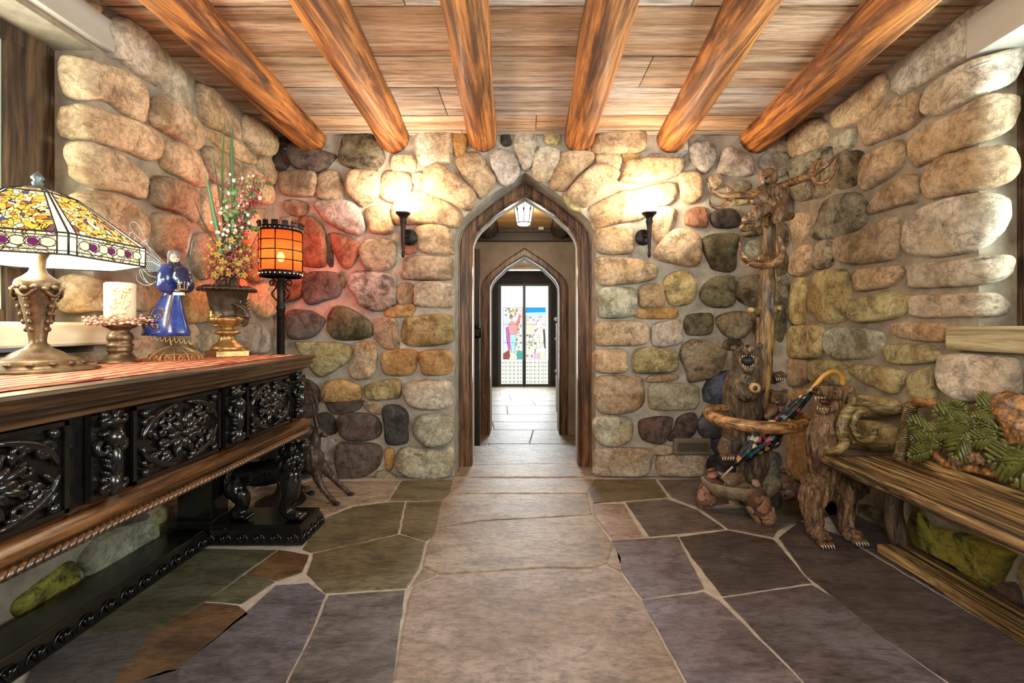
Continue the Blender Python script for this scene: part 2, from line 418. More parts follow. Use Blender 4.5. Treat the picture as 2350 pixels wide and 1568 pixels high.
BACK += parse('''o 425,40 740,25 775,60 770,100 700,115 430,105
c 60,170 200,140 440,150 520,200 520,300 450,340 250,345 70,330
p 555,180 640,145 790,135 800,230 790,320 640,355 560,340 545,260
g 840,110 950,75 1070,90 1060,230 960,255 850,240
m 1110,110 1250,60 1380,80 1390,200 1300,280 1220,280 1130,210
c 55,400 200,380 320,400 330,480 310,570 120,575 60,540
y 390,430 470,370 720,390 760,450 740,550 600,575 420,580 385,520
m 830,330 950,300 1130,370 1170,430 1100,600 950,650 870,660 840,560 790,440
c 520,620 600,600 760,605 755,640 520,655
t 60,650 150,610 440,620 480,700 470,860 320,925 110,915 55,800
l 530,700 600,670 900,690 950,740 930,880 740,900 550,890 520,800
l 50,990 130,960 340,970 385,1060 350,1170 220,1215 90,1180 50,1100
d 440,1010 540,970 710,970 720,1030 650,1170 520,1175 450,1120
d 780,970 880,930 930,960 930,1060 860,1150 700,1165 740,1060
w 550,1240 620,1205 720,1220 725,1265 640,1280 560,1270
w 60,1260 180,1230 520,1240 545,1310 520,1430 400,1465 70,1460 50,1370
w 590,1320 680,1290 980,1290 1000,1370 960,1450 700,1465 600,1440
b 1000,700 1060,620 1210,570 1230,700 1190,830 1020,830 990,760
b 950,1000 1020,920 1120,1000 1190,1040 1150,1130 1000,1140 950,1080
b 1060,1180 1180,1110 1230,1200 1200,1290 1100,1270
b 1040,1330 1120,1290 1260,1340 1230,1440 1050,1450
b 1560,1300 1640,1280 1650,1430 1570,1420
g 1180,310 1300,295 1330,380 1180,380
m 1440,120 1480,100 1480,250 1430,240
g 1640,60 1690,80 1680,300 1620,280
b 1260,600 1480,600 1480,900 1280,900
m 1250,930 1500,920 1500,1200 1300,1250''', 1350, 700, 3.734)
RIGHT = parse('''c 100,1090 160,1000 330,930 395,990 380,1110 240,1210 140,1240
c 410,890 560,770 790,590 850,620 840,730 700,920 560,980 440,1000
w 890,700 920,580 1120,350 1400,150 1560,40 1680,80 1720,140 1600,290 1500,450 1290,570 1000,730 930,740
w 1170,850 1220,700 1420,550 1640,460 1870,410 1890,500 1800,670 1560,750 1330,880 1210,910
c 645,1000 700,920 900,790 1130,710 1160,760 1120,930 1000,1030 820,1100 690,1135
l 420,1110 590,1000 610,1060 590,1150 490,1180
m 140,1250 380,1150 430,1220 430,1500 260,1560 150,1560 140,1400
m 450,1300 500,1200 660,1195 650,1400 560,1480 450,1460
c 655,1390 700,1230 800,1170 970,1100 990,1250 900,1370 720,1480 670,1480
c 1010,1150 1060,1040 1200,960 1400,880 1570,760 1830,760 1870,830 1800,1020 1600,1110 1400,1180 1200,1260 1070,1310
c 1120,1440 1170,1310 1330,1210 1560,1170 1700,1180 1790,1260 1780,1400 1650,1480 1300,1540 1170,1550
o 1760,-60 1930,-80 1980,10 1900,50 1800,40''', 1780, 0, 3.409)
RIGHT += parse('''t 590,240 640,150 720,80 900,0 910,170 790,210 620,260
m 210,380 260,290 350,160 500,120 580,170 580,320 440,400 340,430 230,430
w 825,420 870,300 1020,200 1250,130 1400,150 1460,220 1440,360 1370,460 1250,510 1000,545 850,510
c 85,360 110,270 215,260 200,400 130,460 90,440
t 380,500 400,420 560,360 720,280 790,310 790,520 700,570 500,590 400,560
c 80,550 150,480 230,460 240,560 200,650 100,660
m 240,470 350,440 360,580 300,620 240,610
w 850,640 870,590 1200,560 1420,535 1490,560 1480,660 1350,720 1000,745 860,730
c 505,650 560,620 800,600 810,680 720,740 540,765 510,720
y 220,760 270,660 430,620 480,700 480,880 430,960 280,970 215,880
y 70,800 90,700 190,690 185,960 130,980 60,940
y 495,870 530,820 720,770 880,800 870,870 780,940 560,970 500,930
w 885,860 920,800 1200,780 1440,790 1510,870 1440,920 1100,940 900,930
c 730,1000 760,970 1100,980 1110,1080 1000,1095 780,1070
l 310,1090 350,1020 520,1000 680,1040 690,1130 620,1200 400,1210 320,1160
y 60,1060 90,1000 290,1000 280,1190 90,1200 50,1140
y 715,1120 1000,1120 1070,1210 950,1240 760,1240 715,1200
t 30,1240 100,1210 210,1230 210,1350 120,1390 40,1350
y 245,1230 450,1230 480,1310 430,1380 250,1370
y 480,1250 700,1260 830,1300 800,1420 720,1430 530,1340
y 855,1340 900,1290 1050,1260 1040,1440 1000,1500 880,1450
w 1090,1250 1140,1175 1500,1180 1570,1260 1580,1400 1500,1450 1250,1490 1110,1400
o 90,1430 200,1400 220,1450 150,1490 90,1470
y 1610,1230 1700,1180 1900,1190 1900,1400 1640,1380
o 70,1700 150,1640 240,1640 250,1990 100,1960
y 300,1470 500,1440 760,1470 800,1560 500,1600 300,1560
y 300,1640 700,1620 820,1800 400,1780
y 1100,1520 1500,1500 1700,1480 1800,1700 1300,1650''', 1780, 400, 2.851)
RIGHT += parse('''m 1200,160 1500,280 1688,380 1660,440 1300,300
d 880,660 1100,600 1150,740 1300,820 1200,860
d 1350,770 1560,700 1640,840 1600,960 1400,900
G 640,250 700,110 790,90 870,200 1200,290 1560,430 1560,520 1500,650 1430,740 1280,740 1130,580 850,460 700,370
m 480,170 580,130 620,240 600,320 490,310
y 1640,530 1800,480 2000,600 2000,900 1680,780
m 100,20 400,60 420,180 300,200 120,120''', 1900, 1150, 3.751)
LEFT = parse('''w 440,60 540,10 640,20 850,180 1050,350 1190,500 1250,800 1250,880 1100,740 960,620 760,500 600,370 510,330 450,160
c 90,380 170,350 340,370 560,440 700,530 770,660 790,800 770,900 620,820 480,720 350,700 160,690 100,560
c 80,860 120,790 250,760 440,790 700,880 880,980 945,1100 920,1190 840,1230 640,1150 420,1070 150,1040 80,960
c 175,1180 260,1090 440,1110 640,1200 790,1340 825,1450 790,1560 600,1500 400,1470 240,1400 190,1280
c 860,720 920,680 1050,740 1230,870 1310,1020 1280,1120 1200,1130 1000,1010 860,900
c 1260,590 1300,570 1430,640 1540,780 1630,960 1620,1050 1450,980 1310,910 1270,750
c 1340,970 1500,1010 1640,1100 1730,1220 1710,1260 1550,1190 1340,1030
c 1660,840 1780,880 1890,1000 1905,1130 1860,1190 1750,1170 1650,1040
c 940,1200 1000,1060 1100,1060 1240,1180 1300,1310 1310,1440 1250,1450 1100,1370 970,1300
t 1300,1120 1400,1120 1560,1230 1620,1330 1600,1440 1450,1440 1360,1380 1320,1250
c 1760,1230 1820,1190 1910,1250 1930,1360 1890,1440 1800,1360
c 1650,1310 1700,1290 1820,1380 1890,1480 1880,1600 1700,1560 1640,1450
o 230,-90 380,-120 450,-80 440,-40 330,-30''', 120, 40, 3.734)
LEFT += parse('''t 850,130 840,30 900,-60 1040,-30 1200,50 1260,130 1250,310 1190,340 1050,250 900,200
c 230,170 300,90 420,75 600,110 760,210 860,340 875,450 850,540 700,560 500,480 300,330
t 880,280 980,260 1120,310 1175,420 1160,600 1080,660 960,620 890,520
c 1300,60 1400,20 1440,300 1450,440 1390,450 1300,380 1270,300 1280,180
t 1190,520 1260,430 1390,440 1430,560 1420,760 1300,830 1220,740
c 110,830 250,790 440,830 600,860 640,1000 600,1100 440,1100 180,1110 110,1050
t 670,900 760,860 880,880 920,1000 860,1090 690,1080
o 1140,900 1220,850 1330,880 1370,1000 1350,1170 1260,1200 1140,1180
c 1700,920 1800,860 1890,880 1915,1000 1880,1130 1800,1160 1720,1060
p 1600,1270 1700,1200 1840,1230 1880,1350 1850,1450 1650,1450
c 1280,1290 1380,1250 1430,1300 1410,1400 1300,1450
c 680,1370 780,1330 870,1370 890,1450 870,1520 720,1540 680,1480
t 250,1480 360,1440 450,1480 420,1540 260,1540
c 1640,300 1760,260 1800,420 1760,600 1680,640 1640,500
t 1640,640 1760,620 1840,800 1700,840
c 1180,1220 1260,1240 1280,1400 1200,1400
t 900,660 1100,700 1160,860 960,850
t 1460,480 1600,500 1600,760 1480,780
c 1450,820 1640,820 1680,900 1670,1100 1480,1160 1430,1000
t 950,1130 1120,1200 1160,1340 960,1330''', 120, 420, 3.734)
LEFT += parse('''l 440,1180 560,1050 800,970 840,1020 820,1090 520,1260 470,1240
G 110,1400 250,1290 400,1190 450,1260 430,1330 160,1480 90,1470
y 810,960 960,880 1000,1000 860,1040
y 1000,870 1200,800 1240,900 1060,980
l 1240,790 1330,760 1360,830 1270,880
g 520,1290 800,1130 960,1060 940,1200 600,1420
d 640,1440 900,1260 980,1300 700,1540
k 1010,1000 1180,940 1160,1080 1030,1150
g 1200,920 1330,880 1340,1000 1210,1040
d 700,960 780,930 790,960 600,1030''', 0, 780, 2.34)  # dark stones here put the shade under the table into their colour

def inset(poly, d):                                   # shrink a closed 2D polygon by distance d
    n = len(poly); A = sum(poly[i][0]*poly[(i+1)%n][1]-poly[(i+1)%n][0]*poly[i][1] for i in range(n))
    sg = 1 if A > 0 else -1; out = []
    for i in range(n):
        a, b, c = Vector(poly[i-1]), Vector(poly[i]), Vector(poly[(i+1)%n])
        e1 = (b-a).normalized(); e2 = (c-b).normalized()
        n1 = Vector((-e1.y, e1.x))*sg; n2 = Vector((-e2.y, e2.x))*sg
        m = n1+n2
        if m.length < .3: m = n1
        m.normalize(); k = d/max(.5, m.dot(n1)); q = b+m*k; out.append((q.x, q.y))
    return out
def stone(mb, poly, fn, Ht, col, rings=8, jit=.004, grow=.008, lump=.014):
    # poly in wall coordinates (s,z); fn(s,z,h) places a point h in front of the wall
    A = abs(sum(poly[i][0]*poly[(i+1)%len(poly)][1]-poly[(i+1)%len(poly)][0]*poly[i][1] for i in range(len(poly))))/2
    poly = inset(poly, -grow)
    pts = catmull([Vector((a, b, 0)) for a, b in poly], 6, True)
    n = len(pts); c = sum(pts, Vector())/n; sd = random.uniform(0, 100)
    vs = []; Ht = Ht*(.75+.5*random.random())*min(1.25, .6+A*12)
    R = [.985, 1.0, .975, .93, .86, .74, .52, .25]
    hs = [-.02, .30, .58, .78, .90, .97, 1.0, 1.01]
    tl = (random.uniform(-.12,.12), random.uniform(-.12,.12))
    for r, hh in zip(R, hs):
        for p in pts:
            q = c+(p-c)*r
            w = noise.noise(Vector((q.x*9, q.y*9, sd)))*lump+noise.noise(Vector((q.x*28, q.y*28, sd)))*lump*.45
            e = noise.noise(Vector((p.x*22, p.y*22, sd+5)))*jit
            d = (p-c).normalized()*e
            h = Ht*hh+(w if hh > .3 else w*.3)+(tl[0]*(q.x-c.x)+tl[1]*(q.y-c.y))*(1 if hh > .3 else .2)
            vs.append(fn(q.x+d.x, q.y+d.y, h-.012))
    vs.append(fn(c.x, c.y, Ht*1.02-.012+noise.noise(Vector((c.x*9, c.y*9, sd)))*lump))
    k = len(R)
    fs = [(i*n+j, i*n+(j+1)%n, (i+1)*n+(j+1)%n, (i+1)*n+j) for i in range(k-1) for j in range(n)]
    fs += [((k-1)*n+j, (k-1)*n+(j+1)%n, k*n) for j in range(n)]
    v = random.uniform(.86, 1.14); u = random.uniform(-.03, .03)
    mb.add(vs, fs, 0, True, (min(1, col[0]*v*(1+u)), min(1, col[1]*v), min(1, col[2]*v*(1-u)), col[3]))

# back wall, with the pointed opening
CA = .010                                              # centre line of the doorways
ARCH_O = [(.54,0),(.54,1.80),(.532,1.86),(.517,1.905),(.478,1.962),(.42,2.016),(.33,2.088),(.239,2.163),(.12,2.24),(0,2.318)]
ARCH_I = [(.433,0),(.433,1.80),(.425,1.84),(.405,1.885),(.363,1.942),(.30,2.0),(.239,2.06),(.12,2.135),(0,2.208)]
def full(arch): return [(CA-x, z) for x, z in arch]+[(CA+x, z) for x, z in arch[-2::-1]]
def arch_wall(mb, arch, x0, x1, ztop, Y, zoff=0, zb=0, mi=0):
    o = full(arch); o = [(x, z+zoff) for x, z in o]
    o[0] = (o[0][0], zb); o[-1] = (o[-1][0], zb)
    mb.add([(x0,Y,zb),(o[0][0],Y,zb),(o[0][0],Y,ztop),(x0,Y,ztop)], [(0,1,2,3)], mi, False)
    mb.add([(o[-1][0],Y,zb),(x1,Y,zb),(x1,Y,ztop),(o[-1][0],Y,ztop)], [(0,1,2,3)], mi, False)
    for (xa, za), (xb, zb2) in zip(o[1:-1], o[2:-1]):
        mb.add([(xa,Y,za),(xb,Y,zb2),(xb,Y,ztop),(xa,Y,ztop)], [(0,1,2,3)], mi, False)
def arch_reveal(mb, arch, Y0, Y1, zoff=0, zb=0, mi=0):
    o = full(arch); o = [(x, z+zoff) for x, z in o]; o[0] = (o[0][0], zb); o[-1] = (o[-1][0], zb)
    for (xa, za), (xb, z2) in zip(o, o[1:]):
        mb.add([(xa,Y0,za),(xa,Y1,za),(xb,Y1,z2),(xb,Y0,z2)], [(0,1,2,3)], mi, False)
mw = MB(); YM = YB+.02
arch_wall(mw, ARCH_O, -1.93, 2.08, 2.62, YM); arch_reveal(mw, ARCH_O, YM, 3.80)
wall_back = struct(mw.build('wall_back', M['mortar']), 'fieldstone wall pierced by the pointed doorway')
sb = MB()
for k, poly in BACK:
    pl = [((x-CX)*YB/F, H-(y-CY)*YB/F) for x, y in poly]
    stone(sb, pl, lambda s, z, h: (s, YM-h, z), .058, PAL[k], grow=.006)
sb.build('stonework', M['stone'], wall_back)
# side walls; the stones turn the corner into the window recess
YWL, YWR = 1.99, 2.03
def side_wall(name, X, Yw, data, label):
    sg = 1 if X > 0 else -1; Xm = X+sg*.02
    L = YM-Yw; rc = .045
    def to_s(px, py):
        d = X*F/(px-CX)
        if d >= Yw or H-(py-CY)*d/F < 1.0: return (YB-d, H-(py-CY)*d/F)
        Xr = (px-CX)*Yw/F; return (YB-Yw+(abs(Xr)-abs(X)), H-(py-CY)*Yw/F)
    def fn(s, z, h):
        s0 = YB-Yw-rc*.6
        if s <= s0 or z < 1.02: return (sg*(abs(Xm)-h), YB-s, z)
        a = (s-s0)/(rc*2.0)
        if a < 1:
            an = a*math.pi/2
            cx_, cy_ = abs(Xm)+rc, YB-s0
            return (sg*(cx_-(rc+h)*math.cos(an)), cy_-(rc+h)*math.sin(an), z)
        return (sg*(abs(Xm)+rc+(s-s0-rc*2)), YB-s0-rc-h, z)
    w = MB()
    zs, zt = 1.03, 2.36; Yn = -.7; Xo = sg*(abs(Xm)+.32)
    YW = Yw+.02
    w.add([(Xm,YM+.45,0),(Xm,YW,0),(Xm,YW,2.62),(Xm,YM+.45,2.62)], [(0,1,2,3)], 0, False)
    w.add([(Xm,YW,0),(Xm,Yn,0),(Xm,Yn,zs),(Xm,YW,zs)], [(0,1,2,3)], 0, False)
    w.add([(Xm,YW,zt),(Xm,Yn,zt),(Xm,Yn,2.62),(Xm,YW,2.62)], [(0,1,2,3)], 0, False)
    w.add([(Xm,YW-1.75,zs),(Xm,Yn,zs),(Xm,Yn,zt),(Xm,YW-1.75,zt)], [(0,1,2,3)], 0, False)
    w.add([(Xm,YW,zs),(Xo,YW,zs),(Xo,YW,zt),(Xm,YW,zt)], [(0,1,2,3)], 0, False)
    w.add([(Xm,YW-1.75,zs),(Xo,YW-1.75,zs),(Xo,YW-1.75,zt),(Xm,YW-1.75,zt)], [(0,1,2,3)], 0, False)
    w.add([(Xm,YW,zs),(Xo,YW,zs),(Xo,YW-1.75,zs),(Xm,YW-1.75,zs)], [(0,1,2,3)], 0, False)
    w.add([(Xm,YW,zt),(Xo,YW,zt),(Xo,YW-1.75,zt),(Xm,YW-1.75,zt)], [(0,1,2,3)], 0, False)
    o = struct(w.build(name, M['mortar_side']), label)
    sm = MB()
    for k, poly in data:
        stone(sm, [to_s(*p) for p in poly], fn, .050, PAL[k], grow=.002)
    # plain stones below and beside the window, nearer than the picture edge
    for r in range(3):
        y = Yw-.1-random.uniform(0,.2)
        while y > -.5:
            l = random.uniform(.3,.5); z0 = .06+r*.32+random.uniform(0,.03)
            if y < (1.62 if sg > 0 else 1.35) or (r == 2 and y < 1.4):
                s0 = YB-y
                stone(sm, [(s0+.04,z0+.02),(s0+l-.04,z0),(s0+l,z0+.12),(s0+l-.05,z0+.26),(s0+.05,z0+.25),(s0,z0+.12)],
                      lambda s, z, h: (sg*(abs(Xm)-h), YB-s, z), .05, PAL[random.choice('ycty')])
            y -= l+.02
    sm.build('stonework', M['stone'], o)
    return o
side_wall('wall_left', XL, YWL, LEFT, 'fieldstone wall with a window behind the stained-glass lamp')
side_wall('wall_right', XR, YWR, RIGHT, 'fieldstone wall above the carved bear bench')

# lintels and sills
def bx(name, a, b, m, parent=None, bev=.006): return MB().box(a, b).build(name, m, parent, bevel=bev)
struct(bx('trim_1', (-1.855,2.07,2.385), (-2.24,.0,2.52), M['graybeam']), 'grey stone lintel over the left window')
struct(bx('trim_2', (2.0,2.06,2.35), (2.40,.0,2.53), M['graybeam']), 'grey stone lintel over the right window')
struct(bx('trim_3', (-1.84,2.12,1.06), (-2.24,.0,1.158), M['sill'], bev=.012), 'cream stone sill of the left window')
struct(bx('trim_4', (1.985,2.15,1.03), (2.40,.0,1.143), woodmat('weathered_sill', (.20,.15,.07), (.50,.42,.24), 6, 'y'), bev=.012), 'stone sill of the right window')
# windows
def window(name, X, Yw, sg, zb, zt):
    t = struct(bx(name, (X, Yw+.02, zb), (X+sg*.07, Yw-.17, zt), M['walnut'], bev=.004), 'dark wooden window frame')
    bx('window_head', (X-sg*.004, Yw-.0, zt-.12), (X+sg*.075, .26, zt), M['walnut'], t)
    bx('window_bottom_rail', (X, Yw-.17, zb), (X+sg*.07, .26, zb+.06), M['walnut'], t)
    y = Yw-.17
    for k in range(3):
        y1 = y-.5
        mb = MB(); xa, xb = X+sg*.02, X+sg*.05
        mb.box((xa,y,zb+.06),(xb,y-.05,zt-.12)); mb.box((xa,y1,zb+.06),(xb,y1+.05,zt-.12))
        mb.box((xa,y-.05,zb+.06),(xb,y1+.05,zb+.11)); mb.box((xa,y-.05,zt-.17),(xb,y1+.05,zt-.12))
        mb.build('sash', M['sashpaint'], t)
        bx('window_pane', (X+sg*.033,y-.05,zb+.11), (X+sg*.037,y1+.05,zt-.17), M['glass'], t, 0)
        y = y1-.01
    return t
M['sashpaint'] = plain('pale_green_sash_paint', (.42,.50,.40), .5)
window('window_1', -2.07, YWL, -1, 1.15, 2.41)
window('window_2', 2.22, YWR, 1, 1.14, 2.37)

# ------------------------------------------------------------------ floor
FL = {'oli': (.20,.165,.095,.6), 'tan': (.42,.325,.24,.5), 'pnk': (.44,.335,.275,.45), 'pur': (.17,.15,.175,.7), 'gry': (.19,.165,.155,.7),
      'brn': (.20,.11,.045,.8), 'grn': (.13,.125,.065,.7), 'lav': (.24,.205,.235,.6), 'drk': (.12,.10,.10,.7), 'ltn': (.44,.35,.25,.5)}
FLO = [(k, q) for k, q in parse('''oli 1170,275 1300,222 1480,198 1555,198 1520,350 1300,400 1100,440 1060,425 1150,290
oli 1570,197 1735,190 1700,360 1660,383 1540,348
oli 1110,448 1530,358 1655,392 1630,505 1565,612 1172,638 1085,545 1110,470
brn 940,433 1085,458 1055,535 930,578 785,545
grn 560,425 925,432 760,545 585,678 330,822 -40,850 -60,800
grn 775,552 915,588 760,688 600,678
brn 580,692 740,704 785,745 430,1025 180,1095 90,1130 325,832
pur 805,715 930,605 1080,595 1165,652 1095,830 960,1090 900,1200 400,1200 455,1010
gry 1190,655 1555,630 1490,1085 1470,1200 940,1200 985,1085 1110,840
oli 1545,92 1790,86 1775,150 1740,184 1485,190
tan 600,200 1100,95 1530,94 1470,190 1290,212 1160,270 720,265
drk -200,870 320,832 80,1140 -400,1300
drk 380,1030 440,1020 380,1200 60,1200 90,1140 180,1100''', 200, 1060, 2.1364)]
FLO += parse('''oli 245,86 540,86 600,172 400,188 240,200 212,150
gry 560,88 860,84 900,200 760,225 625,172
pnk 240,208 385,206 478,364 335,374 240,255
gry 400,198 600,182 750,238 878,326 515,362
lav 330,384 500,376 648,366 780,620 480,664 388,540 352,440
drk 662,368 900,337 1118,378 1298,588 872,652 722,460
gry 775,232 1000,226 1250,290 1140,330 1118,366 900,325
lav 478,676 780,640 855,680 1265,1085 1380,1200 780,1200 710,1085
pur 880,666 1310,604 1400,655 1640,845 1970,1085 2150,1220 1410,1200 1290,1085
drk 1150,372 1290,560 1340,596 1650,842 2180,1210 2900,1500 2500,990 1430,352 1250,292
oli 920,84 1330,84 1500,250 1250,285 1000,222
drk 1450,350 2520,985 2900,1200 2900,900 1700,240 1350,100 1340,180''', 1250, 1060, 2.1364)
FLO += parse('''ltn 1042,1098 1362,1098 1346,1131 1033,1131
tan 1033,1134 1346,1134 1356,1180 1300,1183 1100,1194 1000,1212 1014,1150
tan 1000,1216 1100,1198 1300,1187 1357,1183 1403,1247 1392,1290 1360,1301 1250,1301 1010,1316 972,1298 984,1247
pnk 1012,1320 1250,1305 1390,1305 1423,1315 1468,1380 1571,1568 1650,1714 870,1714 903,1568 942,1366 952,1346
ltn 972,1304 998,1318 946,1343
ltn 1395,1294 1405,1252 1424,1280 1425,1310''', 0, 0, 1)
fb = MB(); fb.box((-1.95,-.7,-.06), (2.1,4.36,-.006))
floor = struct(fb.build('floor', M['grout']), 'flagstone floor with pale grout joints')
fs_ = MB()
def flag(poly2, col, z0=0, g=-.003, th=.012):
    pl = inset(poly2, g); pts = []
    n = len(pl)
    for i in range(n):
        a, b = Vector((*pl[i],0)), Vector((*pl[(i+1)%n],0)); m = max(1, int((b-a).length/.05))
        for k in range(m):
            p = a.lerp(b, k/m); w = noise.noise(p*14)*.006; w2 = noise.noise(p*14+Vector((9,9,9)))*.006
            pts.append(p+Vector((w,w2,0)))
    c = sum(pts, Vector())/len(pts); n = len(pts); vs = []
    for r, h in ((1,-th),(1,-.002),(.985,.0)):
        for p in pts: q = c+(p-c)*r; vs.append((q.x, q.y, z0+h))
    fcs = [(i*n+j, i*n+(j+1)%n, (i+1)*n+(j+1)%n, (i+1)*n+j) for i in range(2) for j in range(n)]+[tuple(2*n+j for j in range(n))]
    v = random.uniform(.92,1.08)
    fs_.add(vs, fcs, 0, False, (col[0]*v, col[1]*v, col[2]*v, col[3]))
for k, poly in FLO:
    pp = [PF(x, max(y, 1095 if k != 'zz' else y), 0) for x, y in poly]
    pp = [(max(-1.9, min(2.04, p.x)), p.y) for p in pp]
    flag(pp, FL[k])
flag([(-.52,3.46),(.54,3.46),(.54,3.76),(.2,3.79),(-.52,3.74)], FL['ltn'])
flag([(-.52,3.75),(.2,3.80),(.54,3.77),(.54,4.35),(-.52,4.35)], FL['ltn'])
for a in ((-1.88,-.6,-1.1,.5),(-1.1,-.6,-.4,.95),(-.4,-.6,.5,1.2),(.5,-.6,1.2,1.0),(1.2,-.6,2.04,1.0)):
    flag([(a[0],a[1]),(a[2],a[1]),(a[2],min(a[3],.95)),(a[0],min(a[3],.95))], FL['gry'], z0=-.001)
fs_.build('flagstones', M['slate'], floor)

# ------------------------------------------------------------------ ceiling and logs
ZC = 2.597
cb = MB(); y = -.8; i = 0
edges = [-.7,-.4,-.1,.2,.5,.85,1.15,1.45,1.75,2.07,2.45,2.77,3.14,3.38,3.92]
PC = [(.58,.50,.46),(.54,.46,.42),(.62,.54,.50),(.60,.47,.38),(.64,.42,.28),(.56,.46,.40),(.62,.44,.32)]
for a, b in zip(edges, edges[1:]):
    xs = [-1.95, random.uniform(-1,-.2), random.uniform(.4,1.4), 2.1] if random.random() < .6 else [-1.95, random.uniform(-.6,.9), 2.1]
    for x0, x1 in zip(xs, xs[1:]):
        c = random.choice(PC); v = random.uniform(.85,1.15)
        cb.box((x0+.003,a+.012,ZC+random.uniform(0,.004)), (x1-.002,b-.003,ZC+.04), col=(c[0]*v,c[1]*v,c[2]*v,.8))
ceiling = struct(cb.build('ceiling', M['plank']), 'weathered barn board ceiling above the log beams')
MB().box((-1.95,-.7,ZC+.03),(2.1,3.95,ZC+.08)).build('ceiling_backing', M['dark'], ceiling)
BE = [(-1.62,-1.51,.118),(-.985,-.885,.118),(-.315,-.262,.108),(.42,.385,.115),(1.12,1.0,.115),(1.765,1.64,.125)]
names = ['farthest left log beam, close to the stone side wall','second log beam from the left wall','log beam just left of the doorway apex',
         'log beam just right of the doorway apex','second log beam from the right wall','farthest right log beam, above the hall tree']
for (xb, xn, r), nm in zip(BE, names):
    mb = MB(); pts = []; rs = []
    dx = (xn-xb)/(1.87-3.4)
    for i in range(60):
        Y = -.65+i*(YM+.02+.65)/59
        pts.append(Vector((xb+dx*(Y-3.4)+noise.noise(Vector((xb*5,Y*1.5,0)))*.012, Y, ZC-.02+noise.noise(Vector((xb*5,Y*1.3,4)))*.008)))
        rs.append(r*(1+.05*noise.noise(Vector((xb*3,Y*2,9)))+.0))
    seg = 40; vs = []
    for p, rr in zip(pts, rs):
        for j in range(seg):
            a = 2*math.pi*j/seg
            q = rr*(1+.05*noise.noise(Vector((math.cos(a)*1.5+xb*7, math.sin(a)*1.5, p.y*2.2)))+.02*noise.noise(Vector((math.cos(a)*5, math.sin(a)*5+xb, p.y*5))))
            vs.append((p.x+q*math.cos(a), p.y, p.z+q*math.sin(a)))
    n = len(pts)
    mb.add(vs, [(i*seg+j, i*seg+(j+1)%seg, (i+1)*seg+(j+1)%seg, (i+1)*seg+j) for i in range(n-1) for j in range(seg)]+[tuple(range(seg)), tuple((n-1)*seg+j for j in range(seg))])
    o = mb.build('log_beam', M['log']); tag(o, 'varnished orange-brown log, the '+nm, 'beam', None)
    o['group'] = 'ceiling log beams'

# ------------------------------------------------------------------ doorways and rooms beyond
def arch_frame(name, Y0, Y1, zoff, zb, label, m):
    mb = MB(); oo = [(x, z+zoff) for x, z in full(ARCH_O)]
    k = len(ARCH_O)
    def res(arch):                                     # resample both outlines to matching points
        a = [(x, z+zoff) for x, z in full(arch)]; a[0] = (a[0][0], zb); a[-1] = (a[-1][0], zb); return a
    def samp(a, n=30):
        L = [0]; h = len(a)//2
        # half from foot to apex, foot/spring pinned
        foot, spring = a[0], a[1]; arc = a[1:h+1]; out = [foot]
        for i in range(1, 8): out.append((foot[0], foot[1]+(spring[1]-foot[1])*i/8))
        ls = [0]
        for p, q in zip(arc, arc[1:]): ls.append(ls[-1]+math.dist(p, q))
        for i in range(n+1):
            t = ls[-1]*i/n; j = max(j_ for j_ in range(len(ls)-1) if ls[j_] <= t+1e-9)
            f = (t-ls[j])/(ls[j+1]-ls[j]); out.append((arc[j][0]+(arc[j+1][0]-arc[j][0])*f, arc[j][1]+(arc[j+1][1]-arc[j][1])*f))
        return out
    O = samp(res(ARCH_O)); I = samp(res(ARCH_I))
    lanes = [(0,Y1),(0,Y0+.02),(.03,Y0),(.12,Y0+.006),(.2,Y0),(.78,Y0),(.84,Y0+.012),(.9,Y0+.012),(1,Y0+.03),(1,Y1)]
    for s in (1,-1):
        vs = []; n = len(O)
        for (xo, zo), (xi, zi) in zip(O, I):
            for f, Y in lanes:
                x = xo+(xi-xo)*f; z = zo+(zi-zo)*f
                if s == -1: x = 2*CA-x
                vs.append((x, Y, z))
        m_ = len(lanes)
        mb.add(vs, [(i*m_+j, i*m_+j+1, (i+1)*m_+j+1, (i+1)*m_+j) for i in range(n-1) for j in range(m_-1)]+[(i*m_+m_-1, i*m_, (i+1)*m_, (i+1)*m_+m_-1) for i in range(n-1)]+[tuple(range(m_))], 0, False)
    o = mb.build(name, m); tag(o, label, 'door frame'); return o
arch_frame('arched_door_frame', 3.70, 3.80, 0, 0, 'pointed oak door frame set in the fieldstone wall, nearest the camera', M['frame'])
arch_frame('arched_door_frame', 5.67, 5.74, -.19, -.21, 'smaller-looking pointed oak door frame in the tan plaster wall beyond the first', M['frame'])
# vestibule shell
v = MB()
arch_wall(v, ARCH_I, -1.2, 1.2, 2.72, 3.81); arch_reveal(v, ARCH_I, 3.80, 3.89); arch_wall(v, ARCH_I, -1.2, 1.2, 2.72, 3.89)
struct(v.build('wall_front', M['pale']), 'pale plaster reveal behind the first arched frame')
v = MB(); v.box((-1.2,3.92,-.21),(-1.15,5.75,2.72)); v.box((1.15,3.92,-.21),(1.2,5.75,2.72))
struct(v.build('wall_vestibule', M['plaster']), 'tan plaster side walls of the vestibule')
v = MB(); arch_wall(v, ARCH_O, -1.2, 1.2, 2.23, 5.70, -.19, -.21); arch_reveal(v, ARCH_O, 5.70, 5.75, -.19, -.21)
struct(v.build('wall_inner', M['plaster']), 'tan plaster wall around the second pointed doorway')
v = MB(); arch_wall(v, ARCH_I, -1.2, 1.2, 2.6, 5.76, -.19, -.21); arch_reveal(v, ARCH_I, 5.74, 6.05, -.19, -.21); arch_wall(v, ARCH_I, -1.6, 1.6, 2.6, 6.05, -.19, -.21)
